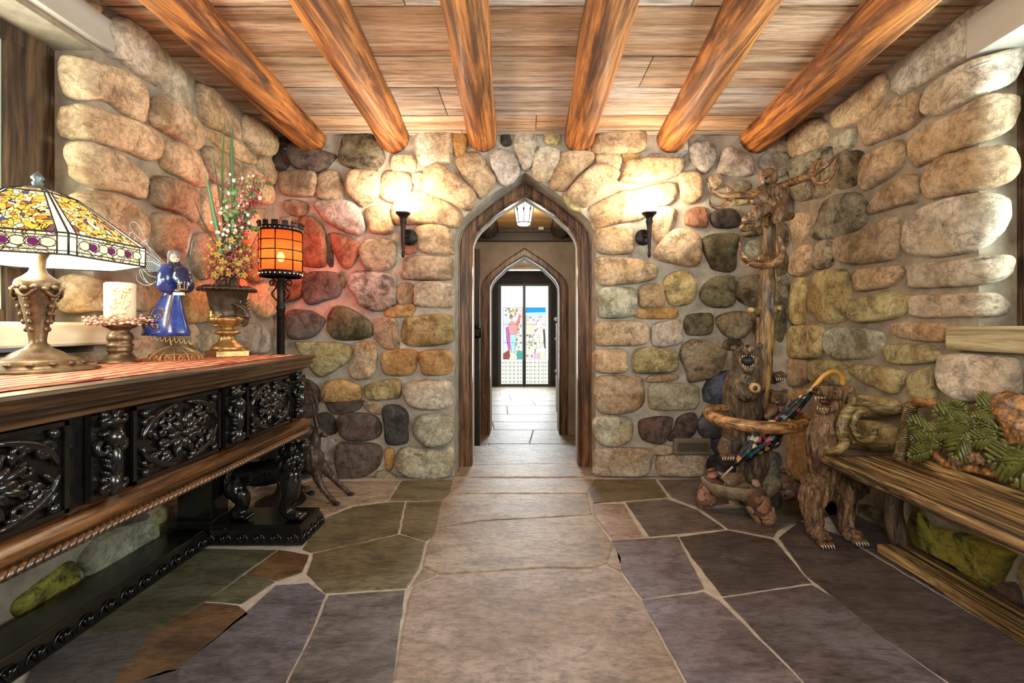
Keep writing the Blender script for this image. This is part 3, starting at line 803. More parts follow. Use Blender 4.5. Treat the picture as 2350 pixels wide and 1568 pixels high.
struct(v.build('wall_far_reveal', M['pale']), 'pale plaster reveal behind the second arched frame')
v = MB(); v.box((-1.2,5.60,2.20),(1.2,5.69,2.36)); v.box((-1.2,5.56,2.30),(1.2,5.60,2.33))
struct(v.build('trim_5', M['dark']), 'dark wooden header above the inner doorway wall')
v = MB()
for i in range(6): v.box((-1.2,3.90+i*.33,2.36),(1.2,3.90+i*.33+.325,2.40), col=(.62,.38,.17,.6))
struct(v.build('ceiling_vestibule', M['plank']), 'brown board ceiling of the vestibule')
for sx, nm in ((-.42,'left'),(.44,'right')):
    mb = MB(); mb.tube([(sx,3.90,2.335),(sx,4.8,2.335),(sx,5.555,2.335)], .115, 24)
    tag(mb.build('log_beam', M['log_dark']), 'dark log beam on the %s of the vestibule lantern'%nm, 'beam', 'vestibule log beams')
for sx, nm in ((1136-2,'left'),(1243-2,'right')):
    a = P(sx-5,527,5.55); mb = MB(); mb.box((a.x,5.545,a.z),(a.x+.062,5.562,a.z+.03)); mb.box((a.x+.012,5.542,a.z+.01),(a.x+.022,5.548,a.z+.02),1); mb.box((a.x+.04,5.542,a.z+.01),(a.x+.05,5.548,a.z+.02),1)
    tag(mb.build('wall_plate', [M['white'], M['dark']]), 'small white plate on the %s of the dark vestibule header'%nm, 'wall plate')
v = MB(); v.box((-1.2,4.33,-.26),(1.2,4.362,-.004))
struct(v.build('trim_6', M['grout']), 'stone step edge inside the doorway')
v = MB(); v.box((-1.6,4.36,-.27),(1.6,10.6,-.216)); vf = struct(v.build('floor_hall', M['grout']), 'lower flagstone floor of the hall beyond')
fs_ = MB(); y = 4.37
while y < 10.4:
    d = random.uniform(.45,.95); x = -1.55; s1 = 0
    while x < 1.5:
        w = random.uniform(.8,1.9)
        xe = min(x+w,1.58); s2 = random.uniform(-.12,.12) if xe < 1.5 else 0
        flag([(x,y),(xe,y),(xe+s2,min(y+d,10.5)),(x+s1,min(y+d,10.5))], random.choice([FL['ltn'],FL['tan'],(.45,.37,.27,.5),(.48,.42,.34,.5)]), z0=-.21, g=.007)
        x += w; s1 = s2
    y += d
fs_.build('flagstones', M['slate'], vf)
v = MB(); v.box((-1.65,6.05,-.21),(-1.6,10.6,2.5)); v.box((1.6,6.05,-.21),(1.65,10.6,2.5)); v.box((-1.65,6.05,2.48),(1.65,10.6,2.53))
X0, X1, Z0, Z1 = (1143-CX)*10.4/F, (1264-CX)*10.4/F, -.21, H+98*10.4/F
v.box((-1.65,10.4,-.21),(X0,10.5,2.5)); v.box((X1,10.4,-.21),(1.65,10.5,2.5)); v.box((X0,10.4,Z1),(X1,10.5,2.5))
struct(v.build('wall_hall', M['dark']), 'dark panelled walls of the far hall')
v = MB(); v.box((-1.6,8.6,2.22),(1.6,8.8,2.36)); struct(v.build('trim_7', woodmat('light_beam',(.3,.17,.07),(.6,.38,.17),5,'x')), 'light wooden crossbeam in the far hall')
for sx in (-1,1):
    t = None
    for z0, z1 in ((-.1,.55),(.62,1.2)):
        xa = CA+sx*.62; xb = CA+sx*.9
        mb = MB(); mb.box((xa,10.37,z0),(xb,10.4,z1)); mb.box((xa+sx*.04,10.36,z0+.04),(xb-sx*.04,10.372,z1-.04))
        o = mb.build('wall_panel', M['dark'])
        tag(o, '%s dark wall panel %s of the stained glass doors'%('upper' if z0 > .3 else 'lower', 'left' if sx < 0 else 'right'), 'wall panel')
# stained glass doors
d2 = struct(MB().box((X0,10.38,-.21),(X0+.05,10.44,Z1)).box((X1-.05,10.38,-.21),(X1,10.44,Z1)).box((X0+.05,10.38,Z1-.05),(X1-.05,10.44,Z1)).box((X0+.05,10.38,-.21),(X1-.05,10.44,-.17)).build('door_1', plain('grey_green_door_frame',(.10,.12,.10),.4)), 'far doorway with a pair of stained glass doors')
em = {}
def E(c, s=2.2):
    k = (c, s)
    if k not in em: em[k] = emis('lit_glass_%d'%len(em), c, s)
    return em[k]
def G(px, py, dy=0): p = P(px, py, 10.40-dy); return (p.x, p.z)
M['lead'] = plain('lead_came', (.01,.01,.015), .5)
for nm, xa, xb, side in (('left',1149.5,1200,0),('right',1206,1258,1)):
    tmb = MB()
    xm_ = P(1203,0,10.4).x; tk = MB().box((P(xa-2,0,10.4).x if side == 0 else xm_+.032,10.392,-.165),(P(xa,0,10.4).x+.006 if side == 0 else xm_+.038,10.425,Z1-.055)).box((P(xb,0,10.4).x if side else xm_-.038,10.392,-.165),(P(xb+3,0,10.4).x if side else xm_-.032,10.425,Z1-.055))
    fr = tk.build('stained_glass_door', plain('door_stile',(.05,.05,.07),.4)); tag(fr, 'tall %s stained glass door leaf at the end of the hall'%nm, 'door')
    mats = []; mb = MB()
    def pc(pts, c, s=1.6, dy=0.0):
        m = E(c, s)
        if m not in mats: mats.append(m)
        mb.add([(P(x,y,10.4-dy).x, 10.4-dy, P(x,y,10.4-dy).z) for x, y in pts], [tuple(range(len(pts)))], mats.index(m), False)
    pc([(xa,655),(xb,655),(xb,884),(xa,884)], (1,1,.98), 1.7)
    pc([(xa,828),(xb,828),(xb,884),(xa,884)], (.80,.86,.74), .95, .003)
    for gy in range(6):
        for gx in range(6): x = xa+5+gx*8.3; y = 833+gy*8.6; pc([(x-1.6,y),(x,y-1.6),(x+1.6,y),(x,y+1.6)], [(.25,.45,.3),(.6,.25,.2)][(gx+gy)%2], .7, .006)
    ia, ib = (xa+5, xb-1) if side == 0 else (xb and xa+1, xb-6)
    pc([(ia,706),(ib,706),(ib,825),(ia,825)], (.75,.72,.66), 1.0, .004)
    rng = random.Random(5+side)
    for q in range(60):                                # small panes of the scene
        x = rng.uniform(ia+2, ib-2); y = rng.uniform(709, 822); r = rng.uniform(1.5,4)
        t = (y-706)/119
        c = rng.choice([(.5,.5,.7),(.7,.6,.4),(.35,.4,.3),(.5,.35,.3)] if t < .5 else [(.15,.4,.3),(.5,.4,.2),(.3,.3,.5),(.7,.6,.45)])
        pc([(max(ia,x-r),y-r*.5),(x,y-r),(min(ib,x+r),y-r*.3),(min(ib,x+r*.6),y+r*.8),(max(ia,x-r*.7),y+r)], c, .9, .006)
    if side == 0:
        pc([(ia,709),(ia+10,707),(ia+12,740),(ia+9,800),(ia,806)], (.55,.62,.85), 1.2, .009)
        for q in range(26):
            x = rng.uniform(1160,1197); y = rng.uniform(708,727); pc([(x-2.5,y),(x,y-2),(x+2.5,y+1),(x,y+2.5)], rng.choice([(.75,.25,.15),(.2,.35,.12),(.85,.6,.3),(.3,.2,.15)]), .9, .012)
        pc([(1168,742),(1178,736),(1184,740),(1187,750),(1186,768),(1170,768),(1167,757)], (.9,.35,.32), 1.1, .014)
        pc([(1183,742),(1188,732),(1192,722),(1196,724),(1193,737),(1187,748)], (.75,.22,.22), 1.0, .014)
        pc([(1178,728),(1185,727),(1187,733),(1183,739),(1177,737)], (1,.9,.8), 1.8, .016)
        pc([(1170,768),(1186,768),(1184,785),(1180,811),(1174,811),(1172,790)], (.35,.65,.9), 1.2, .014)
        pc([(1161,752),(1168,748),(1172,800),(1168,806),(1163,785)], (.6,.15,.45), 1.0, .013)
        pc([(ia,812),(1168,803),(1172,816),(1168,825),(ia,825)], (.35,.12,.08), .8, .015)
        pc([(1170,812),(1184,811),(1186,822),(1172,825)], (.85,.75,.5), 1.2, .015)
        pc([(1186,806),(1199,806),(1199,825),(1186,825)], (.10,.45,.38), .9, .012)
    else:
        pc([(ia,706),(ib,706),(ib,717),(ia,718)], (.03,.35,.75), 1.0, .009)
        pc([(ia,718),(ib,717),(ib,725),(ia,727)], (.4,.75,.85), 1.4, .009)
        pc([(ia,745),(1222,744),(1222,766),(ia,768)], (.85,.75,.5), 1.2, .009)
        for q in range(14):
            x = rng.uniform(1207,1224); y = rng.uniform(768,800); pc([(x-2,y),(x,y-2),(x+2,y+1),(x,y+2)], rng.choice([(.4,.5,.15),(.6,.5,.8),(.2,.25,.1)]), .9, .012)
        pc([(1233,740),(1239,735),(1243,740),(1243,750),(1236,754),(1232,748)], (.98,.98,.95), 2.0, .016)
        pc([(1228,764),(1236,752),(1246,756),(1250,770),(1244,796),(1236,822),(1226,822),(1232,792),(1226,778)], (.85,.78,.6), 1.2, .014)
        pc([(1225,818),(1236,806),(1240,823),(1228,823)], (.8,.45,.75), 1.1, .016)
        pc([(1246,756),(1250,755),(1253,800),(1249,800)], (.2,.15,.12), .6, .015)
        ring = [(1244+6*math.cos(a*.5236), 802+6*math.sin(a*.5236)) for a in range(12)]
        pc(ring, (1,1,.97), 2.2, .018)
        pc([(1239,808),(1250,808),(1250,825),(1240,825)], (.8,.75,.5), 1.1, .016)
    pane = mb.build('glass_panel', mats, fr)
    ld = MB()
    def lead(a, b, w=.004): ld.tube([P(a[0],a[1],10.375), P(b[0],b[1],10.375)], w, 4)
    for q in ((ia,706,ib,706),(ia,825,ib,825),(ia,706,ia,825),(ib,706,ib,825),(ia,745,ib,745),(ia,787,ib,787)): lead(q[:2], q[2:], .0035)
    for yy in range(832, 884, 9): lead((xa,yy),(xb,yy),.0022)
    for xx in range(6): lead((xa+(xb-xa)*xx/5,825),(xa+(xb-xa)*xx/5,884),.0022)
    if side == 0: segs = [(1168,742,1178,736),(1170,768,1186,768),(1187,750,1186,768),(1172,790,1174,811),(1184,785,1180,811),(1161,752,1163,785),(1163,785,1168,806),(1167,757,1170,768),(1193,737,1187,748),(1186,768,1184,785)]
    else: segs = [(1228,764,1236,752),(1246,756,1250,770),(1250,770,1244,796),(1244,796,1236,822),(1226,778,1232,792),(1232,792,1226,822),(1236,765,1240,800),(1232,775,1246,775),(1230,800,1244,796),(1233,740,1232,748)]
    for q in segs: lead(q[:2], q[2:], .003)
    for q in range(18):
        x = rng.uniform(ia+1,ib-4); y = rng.uniform(710,815); lead((x,y),(x+rng.uniform(-5,5),y+rng.uniform(3,9)),.002)
    ld.build('lead_lines', M['lead'], fr)
    h_ = MB(); zc = P(0,775,10.4).z; hx = P(1203,0,10.36).x+(.0 if side else -.0)
mb = MB(); mb.box((P(1203,0,10.4).x-.028,10.33,-.21),(P(1203,0,10.4).x+.028,10.36,Z1-.05))
tag(mb.build('door_mullion', plain('dark_blue_mullion',(.03,.03,.06),.35)), 'dark central post between the two stained glass doors', 'door post')
# white post with knobs in the far hall
np = thing('white_post', 'white newel-like post with round knobs right of the stained glass doors', 'post', (.53,7.3,-.21))
mb = MB(); mb.box((.515,7.3,-.21),(.545,7.34,.36)); mb.build('post_shaft', M['white'], np)
mb = MB(); mb.tube([(.53,7.32,.36),(.53,7.32,1.2)], .013, 10); mb.build('upper_rod', M['white'], np)
for pyk in (733, 778, 852):
    q = P(1276,pyk,7.32); mb = MB(); mb.ell((.53-.01,7.32,q.z), .032 if pyk == 733 else .024); mb.build('knob', M['white'], np)
# iron latch on left
lt = thing('iron_latch', 'black iron latch on the left side of the vestibule doorway', 'latch', (P(1094,760,5.0)))
mb = MB(); a = P(1094,762,5.0); mb.box((a.x-.05,5.0,a.z-.07),(a.x+.02,5.03,a.z+.09)); mb.build('latch_plate', M['iron'], lt)
mb = MB(); mb.tube([a+Vector((-.03,-.02,.06)),a+Vector((.05,-.05,.03)),a+Vector((.04,-.04,-.06)),a+Vector((-.03,-.02,-.05))], .012); mb.build('latch_handle', M['iron'], lt)
mb = MB(); mb.box((a.x-.3,5.03,-.21),(a.x+.03,5.07,2.0)); tag(mb.build('door_leaf', M['dark']), 'dark door leaf standing open left inside the vestibule', 'door')

# vestibule lantern
c = P(1202,490,4.42); lan = thing('hanging_lantern', 'tapered lantern with arched tracery hanging in the vestibule doorway', 'lantern', (c.x,c.y,c.z-.11))
lr = [(.0,-.115),(.055,-.115),(.072,-.10),(.103,.10),(.103,.11),(.0,.11)]
mb = MB(); mb.lathe([(.001,-.112),(.058,-.112),(.066,-.095),(.098,.10),(.001,.10)], c, 24); mb.build('glass_shade', emis('lantern_glow',(1,.93,.8),5.5), lan)
mb = MB()
def lp(a, t): r = .068+(.101-.068)*t; return c+Vector((r*math.cos(a), r*math.sin(a), -.095+.195*t))
for k in range(8):
    a = k*math.pi/4+math.pi/2; mb.tube([lp(a,0), lp(a,1)], .0045, 6)
    for s in (-1,1): mb.tube([lp(a+s*.39*t**1.5, .45+.55*t) for t in [i/6 for i in range(7)]], .0032, 5)
for t, r in ((0,.005),(1,.007)): mb.tube([lp(i*math.pi/12, t) for i in range(24)], r, 6, closed=True)
mb.build('tracery', M['iron'], lan)
mb = MB(); mb.lathe([(.11,.10),(.11,.112),(.05,.117),(.012,.12)], c, 24); mb.build('cap', M['iron'], lan)
# ------------------------------------------------------------------ carved console table (left)
TX, TZ = -1.145, .985
tb = thing('console_table', 'long blackened oak console table with carved panels along the left wall', 'table', (-1.5,1.5,0))
XA = -1.20; YE = 2.42
def mold(name, prof, y0, y1, m, parent, xw=-1.84, rnd=False):
    # prof: (x, z) section of the long front edge, returned along the far end
    mb = MB(); vs = []
    n = len(prof)
    for x, z in prof: vs.append((x, y0, z))
    for x, z in prof: vs.append((x, y1+(x+1.2), z))
    for x, z in prof: vs.append((xw, y1+(x+1.2), z))
    mb.add(vs, [(k*n+i, k*n+i+1, (k+1)*n+i+1, (k+1)*n+i) for k in range(2) for i in range(n-1)], 0, rnd)
    mb.add([(xw,y0,prof[0][1])]+[(prof[0][0],y0,prof[0][1]),(prof[0][0],y1+prof[0][0]+1.2,prof[0][1]),(xw,y1+prof[0][0]+1.2,prof[0][1])], [(0,1,2,3)], 0, False)
    mb.add([(xw,y0,prof[-1][1])]+[(prof[-1][0],y0,prof[-1][1]),(prof[-1][0],y1+prof[-1][0]+1.2,prof[-1][1]),(xw,y1+prof[-1][0]+1.2,prof[-1][1])], [(0,1,2,3)], 0, False)
    return mb.build(name, m, parent)
mold('tabletop', [(-1.15,.985),(-1.146,.982),(-1.144,.975),(-1.148,.967),(-1.156,.962),(-1.158,.955),(-1.152,.950),(-1.152,.943),(-1.165,.938),(-1.168,.925),(-1.176,.918),(-1.19,.912),(-1.192,.90),(-1.20,.897)], .45, YE+.025, M['tabletop'], tb)
mb = MB(); mb.box((XA-.62,.5,.63),(XA-.012,YE-.012,.90)); mb.build('carcass', M['ebony'], tb)
mold('lower_rail', [(-1.20,.652),(-1.18,.65),(-1.163,.641),(-1.152,.627),(-1.150,.615),(-1.158,.603),(-1.17,.597)], .45, YE+.0, M['ebonyrail'], tb, rnd=True)
mb = MB()
for i in range(96):
    y = .5+i*(YE-.47)/96
    mb.ell((-1.164,y,.582), (.013,.020,.009), seg=8, rings=6, R=Matrix.Rotation(.8,3,'X'))
mb.box((-1.82,.5,.568),(-1.172,YE+.02,.598)); mb.build('rope_molding', M['ebonyrail'], tb)
def ornament(mb, cy, cz, w, h, x0=XA, seed=0):
    rg = random.Random(seed); X = x0+.006
    def sp(c, r0, r1, a0, turns, thick, dirn=1, lift=.012):
        pts = []; n = 16
        for i in range(n+1):
            t = i/n; a = a0+dirn*turns*2*math.pi*t; r = r0+(r1-r0)*t
            pts.append((X+lift*(.4+.6*t), c[0]+r*math.cos(a), c[1]+r*math.sin(a)))
        mb.tube(pts, [thick*(1-.35*i/n) for i in range(n+1)], 6)
    def petal(a, r0, r1, wd, lift=.016):
        c = (cy+(r0+r1)/2*math.cos(a)*w/h*.72, cz+(r0+r1)/2*math.sin(a))
        R = Matrix.Rotation(math.atan2(math.sin(a), math.cos(a)*w/h*.72), 3, 'X')
        mb.ell((X+lift*.6, c[0], c[1]), (lift, (r1-r0)/2*(1+.3*abs(math.cos(a))), wd), R=R, seg=8, rings=6)
    for i in range(8): petal(math.pi/2+i*math.pi/4,   .012, .060, .014)
    for i in range(8): petal(math.pi/2+math.pi/8+i*math.pi/4, .03, .085, .011, .014)
    mb.ell((X+.016,cy,cz), (.018,.02,.014))
    for k in range(5): mb.ell((X+.026, cy+.009*math.cos(k*1.257), cz+.009*math.sin(k*1.257)), .005, seg=6, rings=4)
    # oval strap border of C scrolls
    a_, b_ = w*.46, h*.45
    for sy in (1,-1):
        for sz in (1,-1):
            pts = [(X+.008, cy+sy*a_*math.cos(t)*1.0, cz+sz*b_*math.sin(t)) for t in [.12+i*.1*1.32 for i in range(11)]]
            mb.tube(pts, [.006+.006*math.sin(i*math.pi/10) for i in range(11)], 6)
            sp((cy+sy*a_*.80, cz+sz*b_*.55), .026, .006, 0 if sy > 0 else math.pi, 1.1, .0095, sz*sy)
            sp((cy+sy*a_*.42, cz+sz*b_*.72), .022, .005, math.pi/2*sz, 1.1, .0085, -sz*sy)
            sp((cy+sy*a_*.55, cz+sz*b_*.2), .02, .004, math.pi/2*sz, 1.0, .0085, sz*sy)
            for q in range(9):
                yy = cy+sy*a_*rg.uniform(.15,.95); zz = cz+sz*b_*rg.uniform(.1,.95)
                if ((yy-cy)/a_)**2+((zz-cz)/b_)**2 > 1.05: continue
                mb.ell((X+.006,yy,zz), (.012, rg.uniform(.014,.026), rg.uniform(.007,.011)), R=Matrix.Rotation(rg.uniform(0,3.1),3,'X'), seg=7, rings=5)
            mb.ell((X+.008, cy+sy*a_*.93, cz+sz*b_*.93), (.012,.016,.012), R=Matrix.Rotation(-sy*sz*.8,3,'X'), seg=8, rings=6)
def bracket(mb, cy, z0, z1, w, seed=0):
    rg = random.Random(seed); X = XA+.012
    mb.box((XA-.005,cy-w/2,z0),(XA+.012,cy+w/2,z1)); hh = z1-z0
    for sy in (1,-1):
        for zc, r, dr in ((.93,.018,1),(.60,.02,-1),(.14,.022,1)):
            pts = []
            for i in range(13):
                t = i/12; a = math.pi/2+sy*dr*t*7; q = r*(1-.75*t)
                pts.append((X+.006+.02*t, cy+sy*w*.27+q*math.cos(a), z0+hh*zc+q*math.sin(a)))
            mb.tube(pts, [.011-.005*i/12 for i in range(13)], 6)
        for k in range(5):
            z = z0+hh*(.22+.07*k); mb.ell((X+.012, cy+sy*w*(.12+.05*(k%2)), z), (.014,.018,.007), R=Matrix.Rotation(sy*(.6+.1*k),3,'X'), seg=8, rings=6)
        mb.ell((X+.010, cy+sy*w*.2, z0+hh*.78), (.014,.016,.008), R=Matrix.Rotation(-sy*.5,3,'X'), seg=8, rings=6)
    mb.ell((X+.02,cy,z0+hh*.7), (.026,.024,.028)); mb.ell((X+.018,cy,z0+hh*.42), (.024,.016,.045)); mb.ell((X+.014,cy,z0+hh*.15), (.024,.02,.034)); mb.ell((X+.012,cy,z0+hh*.9), (.018,.036,.014))
zc = .775
for (y0,y1), nm in zip(((1.955,2.325),(1.385,1.785),(.80,1.19)), (1,2,3)):
    mb = MB(); mb.box((XA-.02,y0,.655),(XA+.002,y1,.895))
    for a, b in (((XA-.0,y0,.655),(XA+.012,y0+.012,.895)),((XA,y1-.012,.655),(XA+.012,y1,.895)),((XA,y0,.655),(XA+.012,y1,.667)),((XA,y0,.883),(XA+.012,y1,.895))): mb.box(a, b)
    ornament(mb, (y0+y1)/2, zc, y1-y0-.03, .225, seed=nm); mb.build('carved_panel', M['ebony'], tb)
for cy in (2.385,1.865,1.30,.70):
    mb = MB(); bracket(mb, cy, .655, .893, .10); mb.build('carved_bracket', M['ebony'], tb)
def leafrow(mb, p0, p1, nrm, h, n):
    p0, p1 = Vector(p0), Vector(p1); d = (p1-p0)
    dn = d.normalized(); nrm = Vector(nrm)
    for i in range(n):
        c = p0+d*((i+.5)/n); w = d.length/n*.42
        pts = [c+dn*w*math.cos(a)+Vector((0,0,h*.8*math.sin(a)))+nrm*.004 for a in [math.pi*k/8 for k in range(9)]]
        mb.tube(pts, .004, 5)
        for k in (-1,0,1):
            mb.tube([c+nrm*.004, c+dn*w*.55*k+Vector((0,0,h*.62))+nrm*.012], [.0035,.006], 5)
def plinth(name, x0, x1, y0, y1, hz):
    mb = MB()
    f = [(0,0),(0,.012),(.004,.05),(.016,.075),(.02,.082),(.02,hz)]
    for (ia, za), (ib, zb) in zip(f, f[1:]):
        A = [(x0+ia,y0+ia,za),(x1-ia,y0+ia,za),(x1-ia,y1-ia,za),(x0+ia,y1-ia,za)]; B = [(x0+ib,y0+ib,zb),(x1-ib,y0+ib,zb),(x1-ib,y1-ib,zb),(x0+ib,y1-ib,zb)]
        mb.add(A+B, [(i,(i+1)%4,(i+1)%4+4,i+4) for i in range(4)], 0, False)
    mb.add(B, [(0,1,2,3)], 0, False); mb.add([(x0,y0,0),(x1,y0,0),(x1,y1,0),(x0,y1,0)], [(0,1,2,3)], 0, False)
    leafrow(mb, (x0+.02,y0+.004,.012), (x1-.01,y0+.004,.012), (0,-1,0), .06, 7 if x1-x0 > .4 else 1)
    leafrow(mb, (x1-.004,y0+.01,.012), (x1-.004,y1-.01,.012), (1,0,0), .06, max(3, int((y1-y0)/.085)))
    return mb.build(name, M['ebony'], tb)
plinth('end_plinth', -1.80, -1.155, 2.37, 2.64, .10)
plinth('stretcher_base', -1.84, -1.64, .6, 2.38, .085)
mb = MB(); mb.box((-1.80,2.36,.1),(-1.62,2.5,.6)); mb.box((-1.83,2.33,.1),(-1.6,2.53,.14)); mb.box((-1.83,2.33,.54),(-1.6,2.53,.58)); mb.box((-1.62,2.40,.44),(-1.3,2.5,.585)); mb.build('end_support', M['ebony'], tb, bevel=.006)
mb = MB(); mb.box((-1.82,.42,.1),(-1.22,.52,.6)); mb.build('near_support', M['ebony'], tb, bevel=.006)
plinth('near_plinth', -1.80, -1.155, .36, .60, .10)
# winged lion carrying the table end
LY = 2.50
def q(px, py, Y=LY): return P(px, py, Y)
pr = [('s', q(672,1032), (.085,.08,.075)), ('s', q(655,1062), (.08,.075,.08)), ('s', q(700,1022,2.47), (.035,.04,.035)),
      ('c', [q(650,1070), q(600,1085), q(556,1080)], [.085,.075,.07]),
      ('c', [q(664,1090,2.46), q(668,1130,2.45), q(655,1160,2.45), q(664,1178,2.45)], [.06,.048,.034,.032]), ('s', q(672,1184,2.44)+Vector((.01,0,.0)), (.05,.036,.024)),
      ('c', [q(556,1085), q(535,1120,2.46), q(560,1150,2.46), q(540,1180,2.46)], [.07,.055,.035,.03]), ('s', q(552,1184,2.45), (.05,.035,.024)),
      ('c', [q(670,1015), q(660,1000)], [.06,.06])]
lion = organic('lion_support', pr, M['ebony'], tb, .008, 4, .006, 45)
mb = MB(); rg = random.Random(3)
for i in range(70):                                   # curls of the mane
    a = rg.uniform(-1.9,1.3); e = rg.uniform(-1.2,1.2); c0 = q(662,1045)
    p = c0+Vector((.085*math.cos(a)*math.cos(e), -.085*abs(math.cos(e))*(.3+.7*abs(math.sin(a))), .10*math.sin(e)))
    mb.tube(catmull([p, p+Vector((.012,-.01,-.012)), p+Vector((.002,-.016,-.034)), p+Vector((-.014,-.008,-.04))], 3), [.009,.011,.008,.004,.002], 6)
mb.build('mane', M['ebony'], lion); mb = MB()
for k in range(4):
    p = q(684,1186,2.42)+Vector((.012,-.012+.018*k,-.004)); mb.ell(p, (.018,.009,.013), seg=8, rings=6)
mb.build('paw', M['ebony'], lion); mb = MB()
for k in range(4):
    p = q(562,1186,2.42)+Vector((.012,-.012+.018*k,-.004)); mb.ell(p, (.018,.009,.013), seg=8, rings=6)
mb.build('paw', M['ebony'], lion)

# red runner
rm, nt, b = newmat('red_damask')
v1 = coords(nt, (1,1,1)); vor = nt.nodes.new('ShaderNodeTexVoronoi'); vor.inputs['Scale'].default_value = 16; vor.feature = 'DISTANCE_TO_EDGE'
nt.links.new(v1, vor.inputs['Vector'])
wv = nt.nodes.new('ShaderNodeTexWave'); wv.inputs['Scale'].default_value = 5; wv.inputs['Distortion'].default_value = 7; wv.inputs['Detail'].default_value = 3; nt.links.new(v1, wv.inputs['Vector'])
c1 = ramp(nt, wv.outputs['Fac'], [(.3,(.33,.045,.035)),(.55,(.60,.13,.09)),(.8,(.68,.34,.16))])
c2 = ramp(nt, vor.outputs['Distance'], [(.03,(.55,.45,.35)),(.1,(1,1,1))])
nt.links.new(mixc(nt, .6, c1, c2, 'MULTIPLY'), b.inputs['Base Color']); b.inputs['Roughness'].default_value = .75
mb = MB(); n = 40; vs = []
for i in range(n+1):
    for j in range(9):
        y = .48+(2.44-.48)*i/n; x = -1.225-.575*j/8; w = noise.noise(Vector((x*4,y*4,0)))*.0012
        vs.append((x+.004*noise.noise(Vector((j*.1,y*6,3))), y, TZ+.0035+w+.0015))
mb.add(vs, [(i*9+j,i*9+j+1,(i+1)*9+j+1,(i+1)*9+j) for i in range(n) for j in range(8)])
o = mb.build('table_runner', rm); sd = o.modifiers.new('s','SOLIDIFY'); sd.thickness = .003; sd.offset = -1
tag(o, 'red and gold patterned runner lying along the console table', 'table runner')

# ------------------------------------------------------------------ stained glass table lamp
LX, LYY = -1.655, 1.55
lamp = thing('stained_glass_lamp', 'large table lamp with a lit mosaic glass shade on a bronze baluster base', 'lamp', (LX,LYY,TZ))
prof = [(.001,.987),(.158,.988),(.160,.996),(.148,1.0),(.128,1.004),(.120,1.012),(.116,1.024),(.100,1.032),(.076,1.040),(.066,1.05),(.05,1.06),(.034,1.068),(.030,1.076),(.022,1.085),(.022,1.10),(.028,1.14),(.036,1.19),(.047,1.24),(.055,1.27),(.058,1.285),(.054,1.298),(.036,1.312),(.024,1.325),(.019,1.34),(.021,1.37),(.03,1.39),(.04,1.405),(.001,1.405)]
mb = MB(); mb.lathe(prof, (LX,LYY,0), 40)
for i in range(14):
    a = i*2*math.pi/14
    mb.ell((LX+.055*math.cos(a),LYY+.055*math.sin(a),1.272-.006*(i%2)), (.012,.012,.010), seg=8, rings=6)
    mb.ell((LX+.112*math.cos(a),LYY+.112*math.sin(a),1.016), (.014,.014,.007), seg=8, rings=6)
for i in range(5):
    a = i*2*math.pi/5-1.3
    mb.tube(catmull([(LX+.058*math.cos(a+t),LYY+.058*math.sin(a+t),1.27-.028*math.sin((t+.5)*math.pi)) for t in (-.5,-.25,0,.25,.5)],3), .006, 6)
    for k in range(5): mb.ell((LX+(.052-.006*k)*math.cos(a),LYY+(.052-.006*k)*math.sin(a),1.235-.026*k), (.007,.007,.009), seg=6, rings=5)
mb.build('base_and_stem', M['bronze'], lamp)
# shade glass
def mosaic(name, scale, stops, s, edge=.03, lead=(.02,.012,.01)):
    m, nt, b = newmat(name); nt.nodes.remove(b)
    v = coords(nt); 
    nz = nt.nodes.new('ShaderNodeTexNoise'); nz.inputs['Scale'].default_value = 9; nt.links.new(v, nz.inputs['Vector'])
    ad = nt.nodes.new('ShaderNodeMix'); ad.data_type = 'VECTOR'; ad.inputs['Factor'].default_value = .12
    nt.links.new(v, ad.inputs['A']); nt.links.new(nz.outputs['Color'], ad.inputs['B'])
    vo = nt.nodes.new('ShaderNodeTexVoronoi'); vo.inputs['Scale'].default_value = scale; nt.links.new(ad.outputs['Result'], vo.inputs['Vector'])
    ve = nt.nodes.new('ShaderNodeTexVoronoi'); ve.feature = 'DISTANCE_TO_EDGE'; ve.inputs['Scale'].default_value = scale; nt.links.new(ad.outputs['Result'], ve.inputs['Vector'])
    sep = nt.nodes.new('ShaderNodeSeparateColor'); nt.links.new(vo.outputs['Color'], sep.inputs[0])
    c = ramp(nt, sep.outputs[0], stops); nt.nodes[-1] if False else None
    for nd in nt.nodes:
        if nd.type == 'VALTORGB': nd.color_ramp.interpolation = 'CONSTANT'
    le = ramp(nt, ve.outputs['Distance'], [(edge*.6,(0,0,0)),(edge*1.6,(1,1,1))])
    cc = mixc(nt, le, lead, c)
    e = nt.nodes.new('ShaderNodeEmission'); nt.links.new(cc, e.inputs['Color']); e.inputs['Strength'].default_value = s
    nt.links.new(e.outputs[0], nt.nodes['Material Output'].inputs['Surface']); return m
M['mosaic'] = mosaic('mosaic_glass', 60, [(0,(.95,.52,.07)),(.2,(1,.74,.25)),(.38,(.62,.22,.03)),(.5,(1,.88,.55)),(.64,(.22,.08,.10)),(.70,(.95,.5,.1)),(.87,(.10,.09,.2)),(.92,(1,.85,.45))], 1.25, .05)
M['mosaic_pale'] = mosaic('pale_glass_grid', 60, [(0,(1,.78,.42)),(.4,(1,.88,.62)),(.75,(1,.72,.45))], 1.05, .05, (.12,.07,.04))
M['milk'] = emis('cream_glass', (1,.84,.52), 1.3)
M['gem1'] = emis('yellow_gem', (1,.82,.35), 1.5); M['gem2'] = emis('purple_gem', (.20,.03,.12), .9)
SH = [(.285,1.363),(.286,1.430),(.10,1.583),(.045,1.605)]
